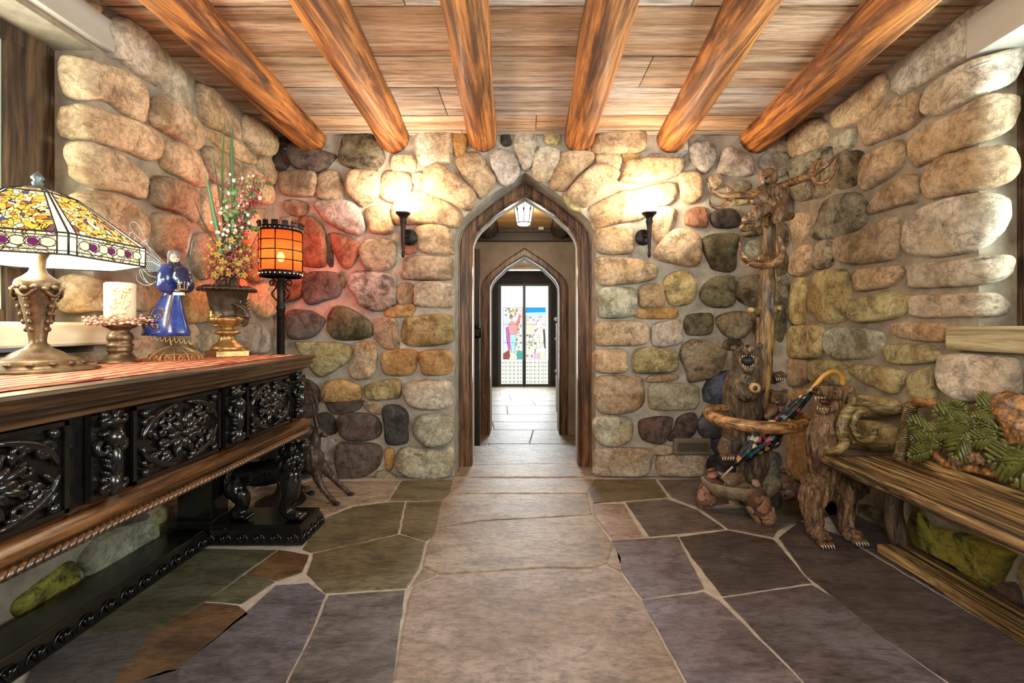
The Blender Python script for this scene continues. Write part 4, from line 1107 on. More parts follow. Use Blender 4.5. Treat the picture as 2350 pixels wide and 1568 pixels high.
def hx(k, r, z, u=0):
    a0 = math.radians(-30+60*k); a1 = math.radians(-30+60*(k+1))
    p0 = Vector((LX+r*math.cos(a0), LYY+r*math.sin(a0), z)); p1 = Vector((LX+r*math.cos(a1), LYY+r*math.sin(a1), z))
    return p0.lerp(p1, u)
mb = MB(); ld = MB()
for k in range(6):
    for u0, u1, mi in ((0,.09,1),(.09,.91,0),(.91,1,1)):
        for (r0,z0),(r1,z1),mm in ((SH[0],SH[1],2),(SH[1],SH[2],0),(SH[2],SH[3],0)):
            mi_ = 1 if mi == 1 else mm
            ua, ub = (u0, u1)
            mb.add([hx(k,r0,z0,ua),hx(k,r0,z0,ub),hx(k,r1,z1,ub),hx(k,r1,z1,ua)], [(0,1,2,3)], mi_, False)
    for u in (.09,.91):
        ld.tube([hx(k,*SH[0],u),hx(k,*SH[1],u),hx(k,*SH[2],u),hx(k,*SH[3],u)], .0022, 5)
    ld.tube([hx(k,*SH[0]),hx(k,*SH[1]),hx(k,*SH[2]),hx(k,*SH[3])], .003, 6)
    for z in (0,1,2): ld.tube([hx(k,*SH[z],0),hx(k,*SH[z],1)], .003, 6)
    ld.tube([hx(k,.287,1.419,0),hx(k,.287,1.419,1)], .0016, 5); ld.tube([hx(k,.286,1.374,0),hx(k,.286,1.374,1)], .0016, 5)
    a = math.radians(60*k)
    for i in range(7):
        c = hx(k,.287,1.397,.16+.68*i/6)+Vector((math.cos(a),math.sin(a),0))*.003
        R = Matrix.Rotation(a,3,'Z')
        mb.ell(c, (.006,.017 if i%2==0 else .013,.012), 3 if i%2==0 else 4, R=R, seg=10, rings=6)
        ld.tube([c+R@Vector((.003,.019*math.cos(t),.0145*math.sin(t))) for t in [j*math.pi/6 for j in range(12)]], .0014, 4, closed=True)
sh = mb.build('glass_shade', [M['mosaic'],M['milk'],M['mosaic_pale'],M['gem1'],M['gem2']], lamp)
ld.build('lead_lines', M['lead'], sh)
mb = MB()
for k in range(6):
    for (r0,z0),(r1,z1) in ((SH[0],SH[1]),(SH[1],SH[2])):
        mb.add([hx(k,r0-.006,z0+.001),hx(k,r0-.006,z0+.001,1),hx(k,r1-.008,z1-.006,1),hx(k,r1-.008,z1-.006)], [(0,1,2,3)], 0, False)
mb.build('shade_lining', emis('lit_shade_lining',(1,.90,.68),2.2), sh)
mb = MB(); mb.lathe([(.001,1.597),(.055,1.597),(.048,1.606),(.02,1.613),(.012,1.62),(.016,1.628),(.010,1.636),(.018,1.645),(.012,1.656),(.005,1.665),(.001,1.672)], (LX,LYY,0), 20); mb.tube([(LX,LYY,1.39),(LX,LYY,1.6)], .006, 6)
mb.build('finial', plain('verdigris_finial',(.14,.17,.17),.4,metal=.5), lamp)

# ------------------------------------------------------------------ candle and holder
cx, cy = -1.685, 1.90
ch = thing('candle_holder', 'turned bronze candle holder beside the stained glass lamp', 'candle holder', (cx,cy,TZ))
mb = MB(); mb.lathe([(.001,.987),(.072,.988),(.07,.996),(.055,1.006),(.046,1.018),(.036,1.03),(.040,1.036),(.044,1.044),(.038,1.05),(.044,1.058),(.044,1.066),(.036,1.073),(.042,1.085),(.044,1.098),(.038,1.112),(.028,1.122),(.036,1.130),(.055,1.14),(.058,1.148),(.001,1.150)], (cx,cy,0), 32)
mb.build('turned_stem', M['bronze'], ch)
cd = thing('pillar_candle', 'thick cream pillar candle on the turned bronze holder', 'candle', (cx,cy,1.15))
wax = plain('cream_wax', (.86,.74,.50), .45); wax.node_tree.nodes['Principled BSDF'].inputs['Subsurface Weight'].default_value = .3
mb = MB(); mb.lathe([(.001,1.152),(.052,1.152),(.052,1.318),(.046,1.323),(.03,1.312),(.001,1.308)], (cx,cy,0), 32); mb.build('wax', wax, cd)
mb = MB(); mb.tube([(cx,cy,1.305),(cx,cy,1.325)], .0015, 5); mb.build('wick', M['black'], cd)
mb = MB(); rg = random.Random(11)
for i in range(60):
    a = rg.uniform(-1.4,-.3); z = 1.18+.12*rg.random()**.8; r = .056
    p = Vector((cx+r*math.cos(a), cy+r*math.sin(a), z)); mb.ell(p, (rg.uniform(.004,.009),)*3, seg=6, rings=4)
mb.build('flower_relief', plain('gilt_cream_flowers',(.72,.6,.36),.4,nscale=60,var=.3), cd)
mb = MB(); rg = random.Random(12); mats = [plain('pink_dried_petal',(.55,.25,.20),.8), plain('cream_dried_petal',(.75,.6,.42),.8), plain('brown_twig',(.25,.12,.07),.8)]
for i in range(330):
    a = rg.uniform(0,6.283); r = .083+.028*rg.gauss(0,.6); z = 1.163+.010*rg.gauss(0,1)
    p = Vector((cx+r*math.cos(a), cy+r*math.sin(a), max(1.150,z)))
    if i%3 == 0:
        d = Vector((rg.uniform(-1,1),rg.uniform(-1,1),rg.uniform(-.3,.5)))*.022; mb.tube([p,p+d*.6,p+d+Vector((0,0,-.003))], .0016, 4, 2)
    else: mb.ell(p, (rg.uniform(.003,.008),rg.uniform(.003,.008),rg.uniform(.003,.006)), rg.choice([0,0,1]), seg=6, rings=4)
for i in range(10): mb.tube([(cx+.054*math.cos(i),cy+.054*math.sin(i),1.152),(cx+.09*math.cos(i),cy+.09*math.sin(i),1.156)], .003, 4, 2)
tag(mb.build('dried_flower_ring', mats), 'ring of small pink dried flowers around the foot of the candle', 'flower ring')

# ------------------------------------------------------------------ angel figurine
AY = 2.02
def a_(px, py, Y=AY): return P(px, py, Y)
ang = thing('angel_figurine', 'blue robed angel figurine with wire wings on a gold wire stand', 'figurine', (-1.56,AY,TZ))
blue = plain('blue_glaze', (.012,.035,.20), .22, nscale=28, var=.7, coat=.6); navy = plain('dark_blue_glaze', (.008,.012,.05), .22, coat=.6)
def elp(c, rx, ry, n): return [(c.x+rx*math.cos(t), c.y+ry*math.sin(t), c.z) for t in [2*math.pi*i/n for i in range(n)]]
secs = [(381,770,51,.9),(381,762,50,.9),(382,745,46,.9),(385,720,36,.9),(390,695,26,.9),(396,672,18,.9),(399,655,15,.9)]
mb = MB(); n = 32; vs = []
for x, y, r, e in secs:
    c = a_(x, y); rr = r*AY/F
    for i in range(n):
        t = 2*math.pi*i/n; w = 1+.03*math.cos(6*t); vs.append((c.x+rr*w*math.cos(t), c.y+rr*w*e*.8*math.sin(t), c.z-(.004*math.cos(5*t) if y > 765 else 0)))
mb.add(vs, [(k*n+i,k*n+(i+1)%n,(k+1)*n+(i+1)%n,(k+1)*n+i) for k in range(len(secs)-1) for i in range(n)]+[tuple(range(n)), tuple((len(secs)-1)*n+i for i in range(n))])
skirt = mb.build('robe_skirt', blue, ang)
def onskirt(px, py):                                  # a point on the front of the skirt
    for (x0,y0,r0,_), (x1,y1,r1,_) in zip(secs, secs[1:]):
        if y1 <= py <= y0:
            t = (y0-py)/(y0-y1); xc = x0+(x1-x0)*t; r = (r0+(r1-r0)*t); dx = max(-.97, min(.97, (px-xc)/r))
            Y = AY-r*AY/F*.72*math.sqrt(1-dx*dx)-.004; c = a_(xc, py); return Vector((c.x+r*AY/F*dx*1.0, Y, c.z))
    return a_(px, py, AY-.02)
mb = MB()
def spir(px, py, r, turns, d, a0): return [onskirt(px+r*(1-.8*i/18)*math.cos(a0+d*turns*6.283*i/18), py+r*(1-.8*i/18)*math.sin(a0+d*turns*6.283*i/18)) for i in range(19)]
for args in ((356,748,9,1.3,1,0),(384,750,10,1.4,-1,math.pi),(374,728,8,1.2,1,2.5),(350,730,7,1.1,1,3.0),(386,728,7,1.2,-1,0),(343,744,5,1.0,1,1)):
    mb.tube(spir(*args), .0017, 5)
mb.tube(catmull([onskirt(348,742),onskirt(352,720),onskirt(366,703),onskirt(385,706),onskirt(396,712)],4), .0017, 5)
mb.tube(catmull([onskirt(364,748),onskirt(368,722),onskirt(380,710),onskirt(398,715)],4), .0015, 5)
mb.tube(catmull([onskirt(336,752),onskirt(344,728),onskirt(356,712)],4), .0015, 5)
for i in range(26): mb.ell(onskirt(405+.12*i,676+3.2*i), (.0035,.003,.003), seg=6, rings=4)
mb.build('gold_scrollwork', M['gold'], skirt)
organic('robe_cape', [('s', a_(385,642,1.98), (.042,.04,.062)), ('s', a_(398,625), (.036,.035,.045)), ('s', a_(375,655,1.97), (.024,.03,.03)), ('c', [a_(385,620),a_(405,612)], [.03,.025])], blue, ang, .005, 4)
organic('robe_sleeve', [('s', a_(418,635,1.975), (.038,.035,.045)), ('s', a_(430,655,1.965), (.025,.03,.035)), ('c', [a_(402,612),a_(425,650,1.96)], [.03,.03]), ('s', a_(415,668,1.97), (.03,.022,.016))], navy, ang, .005, 4)
head = organic('head', [('s', a_(401,592,2.005), (.0185,.018,.024)), ('c', [a_(400,600,2.01),a_(400,612,2.01)], [.010,.012]), ('s', a_(405,594,1.988), (.004,.004,.006)), ('s', a_(402,600,1.99), (.008,.007,.006))], plain('painted_skin',(.70,.50,.36),.5), ang, .0025, 2)
mb = MB()
for sx in (-3,4): MB().ell(a_(403+sx,590,1.9865), (.0025,.0015,.0015), seg=6, rings=4).build('eye', M['black'], head)
organic('hair', [('s', a_(396,588,2.015), (.022,.02,.026)), ('s', a_(398,580,2.008), (.021,.02,.014)), ('c', [a_(391,582,2.0),a_(389,605,2.01)], [.010,.009]), ('c', [a_(402,578,1.995),a_(411,590,2.0)], [.006,.006])], plain('grey_hair',(.17,.15,.17),.5), head, .003, 2, .001, 200)
mb = MB(); mb.box(a_(397,671,1.93), a_(424,678,1.945)); mb.build('song_book', plain('cream_page',(.75,.66,.48),.6), ang)
mb = MB(); c = a_(420,661,1.93)
mb.tube([c+Vector((.018*math.cos(t),.01*math.sin(t),-.006)) for t in [i*.524 for i in range(12)]], .0025, 5, closed=True)
for i in range(7): t = i*.9; mb.tube([c+Vector((.018*math.cos(t),.01*math.sin(t),-.006)), c+Vector((.02*math.cos(t),.011*math.sin(t),.014))], [.002,.0008], 5); mb.ell(c+Vector((.02*math.cos(t),.011*math.sin(t),.014)), .003, seg=6, rings=4)
mb.build('crown', M['gold'], ang)
wire = plain('silver_blue_wire', (.30,.38,.42), .3, metal=.7)
mb = MB(); wx = AY+.03
def wl(pts, r=.0011, cl=False): mb.tube(catmull([a_(x,y,wx) for x,y in pts], 6, cl), r, 5, closed=cl)
wl([(384,612),(350,575),(318,545),(305,530),(298,518),(303,510),(316,514),(330,540),(345,575),(372,605)])
wl([(384,615),(340,580),(316,570),(318,600),(340,630),(372,640)]); wl([(320,566),(328,555),(338,550)], .0022)
wl([(380,618),(345,600),(325,610),(322,632),(345,652),(366,640)]); wl([(322,615),(330,635),(342,652)], .0025)
wl([(312,628),(316,645),(335,655),(352,652)]); wl([(304,533),(310,545),(306,556),(298,550),(297,538)], .001, True)
for k in range(9): wl([(326+5*k,572+4*k),(332+5.5*k,600+2.5*k),(345+3*k,628-k)], .0008); wl([(322,585+5*k),(345,590+4*k),(372,608+2*k)], .0007)
wl([(408,612),(425,590),(432,565),(437,548),(440,538)], .0013); wl([(410,616),(432,600),(438,575),(442,550)], .0008); wl([(412,612),(440,612),(462,618),(474,622)], .0008)
for x,y in ((308,552),(321,537),(437,548),(428,575),(447,575),(430,612)): mb.ell(a_(x,y,wx), .004, seg=6, rings=4)
mb.build('wire_wings', wire, ang)
mb = MB(); c0 = Vector((a_(402,0).x, AY, TZ))
R0 = .108
mb.tube([c0+Vector((R0*math.cos(t),R0*.8*math.sin(t),.004)) for t in [i*math.pi/18 for i in range(36)]], .0022, 5, closed=True)
mb.tube([c0+Vector((R0*.8*math.cos(t),R0*.64*math.sin(t),.035)) for t in [i*math.pi/18 for i in range(36)]], .0018, 5, closed=True)
for i in range(12):
    t = i*math.pi/6
    mb.tube(catmull([c0+Vector((R0*f*math.cos(t),R0*.8*f*math.sin(t),z)) for f, z in ((1,.004),(.92,.028),(.6,.052),(.12,.072))],4), .002, 5)
    for s in (-1,1):
        pts = []
        for k in range(13):
            u = k/12; rr = .017*(1-.7*u); an = s*u*7
            f = .92-.0*u; pts.append(c0+Vector((R0*f*math.cos(t+s*.26+rr*9*math.cos(an)),R0*.8*f*math.sin(t+s*.26+rr*9*math.cos(an)),.018+rr*math.sin(an))))
        mb.tube(pts, .0014, 5)
mb.tube([c0+Vector((-.012,0,.06)), c0+Vector((-.03,0,.105))], .004, 6)
for k in range(10):
    mb.tube(catmull([a_(334+11*k,768+k*1.2,AY-.07),a_(338+11*k,780+k*1.2,AY-.075),a_(344+11*k,773+k*1.2,AY-.07)],4), .0016, 5)
mb.build('gold_wire_stand', M['gold'], ang)

# ------------------------------------------------------------------ urn with dragons
UX, UY = -1.504, 2.31
ur = thing('bronze_urn', 'dark bronze urn with dragon handles and fluted lip on the console table', 'urn', (UX,UY,TZ))
k = UY/F
def uz(y): return max(TZ+.002, H-(y-750)*k)
pf = [(1,805),(34,804),(33,797),(30,793),(22,788),(16,782),(14,775),(14,769),(20,768),(26,765),(26,761),(18,758),(12,755),(14,750),(28,745),(36,738),(37,731),(33,727),(31,724),(33,712),(37,690),(41,672),(46,669),(56,668),(58,665),(55,661),(46,659),(1,662)]
mb = MB(); vs = []; seg = 48
for i, (r, y) in enumerate(pf):
    for j in range(seg):
        a = 2*math.pi*j/seg; fl = 1
        if y in (738,731,745): fl = 1+.05*math.cos(12*a)
        if y in (665,668,661): fl = 1+.035*math.cos(24*a)
        if y in (782,775,769,788): fl = 1+.06*math.cos(12*a)
        vs.append((UX+r*k*fl*math.cos(a), UY+r*k*fl*math.sin(a), uz(y)))
fmb = MB(); kf_ = 17                                   # the gilt foot and belly, then the dark bowl
fmb.add(vs[:(kf_+1)*seg], [(i*seg+j,i*seg+(j+1)%seg,(i+1)*seg+(j+1)%seg,(i+1)*seg+j) for i in range(kf_) for j in range(seg)]+[tuple(range(seg)), tuple(kf_*seg+j for j in range(seg))])
fmb.build('gilt_foot', M['gold'], ur)
vs = vs[kf_*seg:]; nk = len(pf)-kf_
mb.add(vs, [(i*seg+j,i*seg+(j+1)%seg,(i+1)*seg+(j+1)%seg,(i+1)*seg+j) for i in range(nk-1) for j in range(seg)]+[tuple(range(seg)), tuple((nk-1)*seg+j for j in range(seg))])
for i in range(28):
    a = 2*math.pi*i/28; rr = 55*k
    mb.tube([(UX+44*k*math.cos(a),UY+44*k*math.sin(a),uz(657)),(UX+56*k*math.cos(a),UY+56*k*math.sin(a),uz(663)),(UX+58*k*math.cos(a),UY+58*k*math.sin(a),uz(669))], [.003,.005,.005], 6)
body = mb.build('urn_body', M['darkbronze'], ur)
mb = MB(); R = Matrix.Rotation(math.radians(52),3,'Z')
mb.box((UX-.075,UY-.075,TZ+.004),(UX+.075,UY+.075,uz(804)), rot=R, piv=(UX,UY,0)); mb.box((UX-.06,UY-.06,uz(804)),(UX+.06,UY+.06,uz(800)), rot=R, piv=(UX,UY,0))
mb.build('square_foot', M['gold'], ur, bevel=.004)
for sg, nm in ((-1,'l'),(1,'r')):
    Yd = UY-.05
    def d_(x, y, dy=0): return P(527+sg*(x-0), y, Yd+dy)
    pr = [('c', [d_(30,740),d_(40,728),d_(38,714),d_(28,706)], [.010,.013,.011,.009]), ('s', d_(24,704), (.018,.011,.011)), ('c', [d_(20,702),d_(12,698,-.01)], [.009,.005]),
          ('c', [d_(38,722),d_(28,728,-.03),d_(20,722,-.035)], [.009,.007,.006]), ('c', [d_(40,735),d_(34,748),d_(24,746)], [.009,.007,.006])]
    dr = organic('dragon_handle', pr, M['gold'] if sg < 0 else M['darkbronze'], ur, .003, 2, .0015, 120)
    mb = MB()
    for i in range(6):
        p = d_(38-.6*i,730-7*i); mb.tube([p, p+Vector((sg*.028,0,.006+.003*i))], [.006,.0008], 5)
    for i in range(3):
        p = d_(26,702); mb.tube([p, p+Vector((sg*.004*i,-.01,.028))], [.004,.0006], 5)
    mb.build('spines', M['gold'] if sg < 0 else M['darkbronze'], dr)

# flowers in the urn
fa = thing('dried_flower_arrangement', 'tall arrangement of dried berries, white buds and grass blades in the bronze urn', 'flowers', (UX,UY,1.3))
green = plain('long_green_blade', (.06,.11,.03), .5, nscale=10, var=.4, stretch=(1,1,.2)); pgreen = plain('pale_green_blade', (.13,.22,.10), .5)
def blade(pts, wds, m, Y=UY, dY=0):
    c = catmull([P(x,y,Y+dY*i/(len(pts)-1)) for i, (x,y) in enumerate(pts)], 6); w = lerpr(wds, len(c)); mb = MB(); vs = []
    for i, p in enumerate(c):
        t = (c[min(i+1,len(c)-1)]-c[max(i-1,0)]).normalized(); sd_ = t.cross(Vector((0,1,0))).normalized()
        vs += [p-sd_*w[i], p+Vector((0,.25*w[i]+.0015,0)), p+sd_*w[i], p-Vector((0,.0015,0))+Vector((0,.25*w[i],0))]
    mb.add(vs, [(4*i+a,4*i+(a+1)%4,4*i+4+(a+1)%4,4*i+4+a) for i in range(len(c)-1) for a in range(4)])
    return mb.build('grass_blade', m, fa)
blade([(528,655),(515,520),(510,400),(513,330),(516,272)], [.004,.006,.006,.004,.0008], green)
blade([(532,655),(536,520),(534,420),(531,350),(535,285)], [.005,.009,.011,.010,.001], green, dY=-.03)
blade([(522,655),(508,575),(492,500),(480,440),(470,392)], [.004,.012,.013,.009,.001], pgreen, dY=-.05)
blade([(518,655),(504,580),(485,545),(462,500),(445,455)], [.002,.004,.004,.003,.0006], green, dY=.02)
blade([(526,655),(512,520),(500,430),(489,352)], [.002,.003,.004,.0006], green, dY=.03)
blade([(534,655),(548,560),(575,470),(562,420)], [.002,.004,.005,.0006], green, dY=.0)
blade([(536,655),(560,600),(590,540),(618,465)], [.002,.003,.002,.0006], green, dY=.0)
rg = random.Random(21)
mats = [plain('dried_stem',(.07,.035,.025),.8), plain('red_berry',(.38,.03,.04),.4), plain('white_bud',(.82,.72,.62),.6), plain('pink_blossom',(.70,.28,.22),.6), plain('small_leaf',(.10,.18,.04),.5), plain('ochre_leaf',(.42,.27,.04),.6), plain('rust_bud',(.36,.13,.05),.6)]
def spray(name, n, bx0, bx1, ytop0, ytop1, kinds, dens, lab=None, rr=(.003,.005), spread=.03, lean=0):
    mb = MB()
    for i in range(n):
        xt = rg.uniform(bx0,bx1); yt = rg.uniform(ytop0,ytop1)
        p0 = Vector((UX+rg.uniform(-.05,.05), UY+rg.uniform(-.05,.05), 1.325)); p2 = P(xt, yt, UY+rg.uniform(-.12,.10)); p1 = p0.lerp(p2,.5)+Vector((p0.x-p2.x,0,0))*.15
        c = catmull([p0,p1,p2],6); mb.tube(c, [.0018,.0008], 4, 0)
        for j in range(dens):
            t = rg.uniform(.45,1.02); q_ = p0.lerp(p1,t*2) if t < .5 else p1.lerp(p2,(t-.5)*2)
            e = q_+Vector((rg.gauss(0,1),rg.gauss(0,1),rg.uniform(-.2,1)))*spread*.6
            mb.tube([q_,e], .0006, 3, 0, cap=False); kd = rg.choice(kinds); r = rg.uniform(*rr)
            if kd in (4,5): mb.ell(e, (r*2.6,r*.5,r*1.7), kd, R=Matrix.Rotation(rg.uniform(0,3),3,'Y'), seg=6, rings=4)
            else: mb.ell(e, (r,r,r*1.2), kd, seg=6, rings=4)
    o = mb.build(name, mats, fa); o['kind'] = 'stuff'
    if lab: o['label'] = lab
    return o
spray('berry_spray', 7, 575,612,402,450, [1,1,1,1,4], 34, 'dark red berries', (.004,.006), .024)
spray('bud_spray', 12, 500,590,400,520, [2,2,3,2,4], 17, 'white and pink buds', (.005,.009), .032)
spray('twig_spray', 14, 490,560,390,480, [3,0,2,6], 9, 'thin brown twigs', (.002,.004), .02)
spray('low_bud_spray', 34, 468,590,555,640, [6,6,5,1,6,3], 20, 'rust and ochre buds', (.0035,.0065), .03)
mb = MB()
for x, y in ((503,560),(532,552),(510,600),(525,628),(492,630),(560,632),(500,585),(540,600)):
    c = P(x,y,UY-.08)
    for j in range(5): a = j*1.257; mb.ell(c+Vector((.010*math.cos(a),0,.010*math.sin(a))), (.010,.003,.006), R=Matrix.Rotation(-a,3,'Y'), seg=7, rings=4)
mb.build('yellow_leaf', mats[5], fa)['kind'] = 'stuff'
mb = MB()
for x, y, a in ((525,440,.5),(518,460,-.6),(540,485,.2),(520,500,1.2),(536,515,1.0),(517,482,.9),(521,570,1.3)):
    mb.ell(P(x,y,UY-.09), (.022,.004,.010), R=Matrix.Rotation(a,3,'Y'), seg=10, rings=6)
mb.build('green_leaf', mats[4], fa)['kind'] = 'stuff'

# ------------------------------------------------------------------ red floor lamp
FX, FY = -1.575, 2.95; kf = FY/F
def fz(y): return H-(y-750)*kf
fl = thing('floor_lamp', 'black iron floor lamp with a glowing red cylindrical shade and crenellated rim', 'lamp', (FX,FY,0))
mb = MB(); mb.lathe([(.001,.0),(.15,.0),(.15,.015),(.12,.03),(.05,.05),(.03,.08),(.024,.1),(.024,fz(712)),(.028,fz(710)),(.028,fz(704)),(.022,fz(700)),(.022,fz(642)),(.034,fz(638)),(.001,fz(637))], (FX,FY,0), 20)
mb.build('pole', M['iron'], fl)
mb = MB()
for i in range(3):
    a = i*2*math.pi/3-math.pi/2+.52*0
    for a in ([0,math.pi,math.pi/2][i],):
        d = Vector((math.cos(a),math.sin(a),0)); pts = []
        for x, y in ((3,695),(9,690),(18,680),(20,672),(12,662),(9,652),(12,646),(20,643),(25,648),(23,655),(17,654),(17,649)): pts.append(Vector((FX,FY,fz(y)))+d*(x*kf))
        mb.tube(catmull(pts,4), .005, 6)
mb.build('scroll_bracket', M['iron'], fl)
R1 = .127
mb = MB(); n = 48
def band(z0, z1, r0, r1): mb.lathe([(r0,z0),(r1,z1),(r1-.004,z1),(r0-.004,z0),(r0,z0)], (FX,FY,0), n)
band(fz(637), fz(623), R1-.004, R1)
for i in range(28):
    a = i*2*math.pi/28; mb.ell((FX+(R1-.001)*math.cos(a),FY+(R1-.001)*math.sin(a),fz(630)), .0045, 1, seg=6, rings=4)
rvg = emis('rivet_hole_glow',(1,.7,.5),1.2)
mb.build('lower_rim', [M['iron'],rvg], fl)
mb = MB(); band(fz(535), fz(524), R1, R1+.002)
for i in range(28):
    a = i*2*math.pi/28; mb.ell((FX+(R1+.001)*math.cos(a),FY+(R1+.001)*math.sin(a),fz(529)), .0028, 1, seg=6, rings=4)
for i in range(14):
    a = i*2*math.pi/14
    for s in range(3):
        aa = a+(s-1)*.07; r = R1+.004+.004*s%2
        mb.box((FX+R1-.001,FY-.010,fz(525)),(FX+R1+.004,FY+.010,fz(515)), rot=Matrix.Rotation(aa,3,'Z'), piv=(FX,FY,0))
    mb.box((FX+R1+.001,FY-.016,fz(516.5)),(FX+R1+.011,FY+.016,fz(514)), rot=Matrix.Rotation(a,3,'Z'), piv=(FX,FY,0))
mb.build('crenellated_rim', [M['iron'],rvg], fl)
mb = MB()
for i in range(8):
    a = i*math.pi/4+.25; mb.tube([(FX+(R1+.002)*math.cos(a),FY+(R1+.002)*math.sin(a),fz(y)) for y in (535,580,624)], .004, 6)
for y in (556,578,600): mb.tube([(FX+(R1+.003)*math.cos(t),FY+(R1+.003)*math.sin(t),fz(y)) for t in [i*math.pi/24 for i in range(48)]], .004, 6, closed=True)
mb.build('iron_grid', M['iron'], fl)
m, nt, b = newmat('amber_mica'); nt.nodes.remove(b)
t1 = nt.nodes.new('ShaderNodeBsdfTransparent'); t1.inputs['Color'].default_value = (1,.09,.02,1)
t2 = nt.nodes.new('ShaderNodeBsdfTranslucent'); t2.inputs['Color'].default_value = (1,.13,.04,1)
mx = nt.nodes.new('ShaderNodeMixShader'); mx.inputs[0].default_value = .2
nt.links.new(t1.outputs[0], mx.inputs[1]); nt.links.new(t2.outputs[0], mx.inputs[2]); nt.links.new(mx.outputs[0], nt.nodes['Material Output'].inputs['Surface'])
mb = MB(); vs = [(FX+(R1-.004)*math.cos(2*math.pi*i/48),FY+(R1-.004)*math.sin(2*math.pi*i/48),z) for z in (fz(626),fz(533)) for i in range(48)]
mb.add(vs, [(i,(i+1)%48,48+(i+1)%48,48+i) for i in range(48)]); mb.build('mica_shade', m, fl)
mb = MB(); mb.ell((FX,FY,fz(590)), (.022,.022,.032)); mb.build('bulb', emis('amber_bulb',(1,.8,.45),45), fl)

# ------------------------------------------------------------------ wall sconces
for px, side, nm in ((925,1,'left'),(1490,-1,'right')):
    Y = 3.33; c = P(px,545,Y); ks = Y/F
    sc = thing('torch_sconce', 'iron torch wall sconce with a blazing white glass flame %s of the doorway'%nm, 'wall sconce', c, 'torch sconces beside the doorway')
    def sz(y): return H-(y-750)*ks
    mb = MB(); mb.lathe([(.001,sz(592)),(.008,sz(590)),(.013,sz(585)),(.012,sz(580)),(.007,sz(576)),(.011,sz(570)),(.018,sz(520)),(.022,sz(512)),(.027,sz(509)),(.022,sz(505)),(.026,sz(500)),(.042,sz(494)),(.052,sz(492)),(.055,sz(488)),(.001,sz(487))], (c.x,Y,0), 16)
    mb.build('torch_stem', M['iron'], sc)
    mb = MB(); pc_ = P(px+side*14,545,3.40)
    mb.ell(pc_, (.062,.022,.062), seg=24); mb.tube([pc_, Vector((c.x,Y,sz(540)))], .013, 8)
    mb.build('wall_plate', M['iron'], sc)
    mb = MB(); mb.lathe([(.001,sz(488)),(.04,sz(487)),(.055,sz(475)),(.052,sz(462)),(.036,sz(450)),(.016,sz(440)),(.001,sz(434))], (c.x,Y,0), 20)
    mb.build('glass_flame', emis('glass_flame_'+nm,(1,.84,.62),SCONCE), sc)

# floor vent
vt = thing('floor_vent', 'tan metal vent grille low in the stone wall behind the hall tree', 'vent', P(1589,1026,3.40))
a, b = P(1548,1008,3.40), P(1631,1043,3.40)
mb = MB(); mb.box((a.x,3.395,b.z),(b.x,3.44,a.z)); mb.build('vent_frame', M['vent'], vt, bevel=.004)
mb = MB(); mb.box((a.x+.02,3.391,b.z+.025),(b.x-.02,3.396,a.z-.025)); mb.build('vent_shade_sheet', M['black'], vt)  # black sheet standing in for the shade behind the louvres
mb = MB()
for i in range(20): x = a.x+.024+(b.x-a.x-.048)*i/19; mb.box((x-.0022,3.384,b.z+.024),(x+.0022,3.393,a.z-.024))
mb.build('vent_louvre', M['vent'], vt)
# ------------------------------------------------------------------ deer statue behind the table end
DY = 2.95
def D(px, py, Y=DY): return P(px, py, Y)
deer = thing('deer_statue', 'dark bronze deer statue standing behind the far end of the console table', 'statue', (-1.35,DY,0))
dm = plain('brown_bronze', (.085,.055,.04), .38, metal=.4, nscale=30, var=.6, bstr=.4)
pr = [('s', D(716,1055), (.075,.07,.085)), ('s', D(712,1030), (.06,.055,.075)), ('c', [D(708,1058,3.0),D(672,1062,3.12),D(642,1066,3.2)], [.085,.085,.08]),
      ('c', [D(716,1032),D(722,1012),D(726,996)], [.052,.040,.032]), ('s', D(731,992), (.034,.027,.026)), ('c', [D(735,994),D(749,1001,2.93)], [.022,.012]),
      ('c', [D(728,985),D(738,975,2.93)], [.010,.004]), ('c', [D(724,986,3.0),D(716,976,3.02)], [.010,.004]),
      ('c', [D(722,1075),D(735,1112),D(752,1136),D(767,1153,2.92)], [.038,.022,.016,.014]), ('s', D(770,1155,2.91), (.022,.02,.014)),
      ('c', [D(738,1068,3.0),D(762,1095,3.03),D(785,1118,3.06),D(801,1132,3.08)], [.036,.022,.016,.014]), ('s', D(803,1133,3.08), (.022,.02,.014)),
      ('c', [D(650,1075,3.2),D(662,1105,3.2),D(690,1118,3.15)], [.05,.024,.018]), ('s', D(703,1120,3.12), (.03,.02,.014)),
      ('c', [D(655,1070,3.1),D(668,1110,3.05),D(696,1126,3.0)], [.05,.024,.018]), ('s', D(712,1131,2.98), (.03,.02,.014))]
db = organic('deer_body', pr, dm, deer, .0065, 3, .006, 50)
mb = MB()
for s, off in ((0,0),(1,10)):
    Y = DY+.03*s
    branch(mb, [D(729-off*.3,984,Y),D(724-off*.3,955,Y),D(728-off,925,Y),D(716-off,905,Y),D(698-off,898,Y)], [.009,.009,.008,.006,.002], 6)
    branch(mb, [D(726-off*.3,962,Y),D(738-off*.3,950,Y),D(752-off*.5,945,Y)], [.007,.005,.0015], 6)
    branch(mb, [D(727-off,928,Y),D(740-off,915,Y),D(747-off,896,Y)], [.007,.005,.0015], 6)
    branch(mb, [D(722-off,912,Y),D(722-off,898,Y)], [.006,.0015], 6)
mb.build('antlers', dm, deer)
for p in ((770,1156,2.90),(803,1134,3.07),(712,1131,2.96)): c = D(*p); MB().ell((c.x+.006,c.y,max(.012,c.z-.006)), (.022,.016,.012)).build('hoof', M['black'], deer)

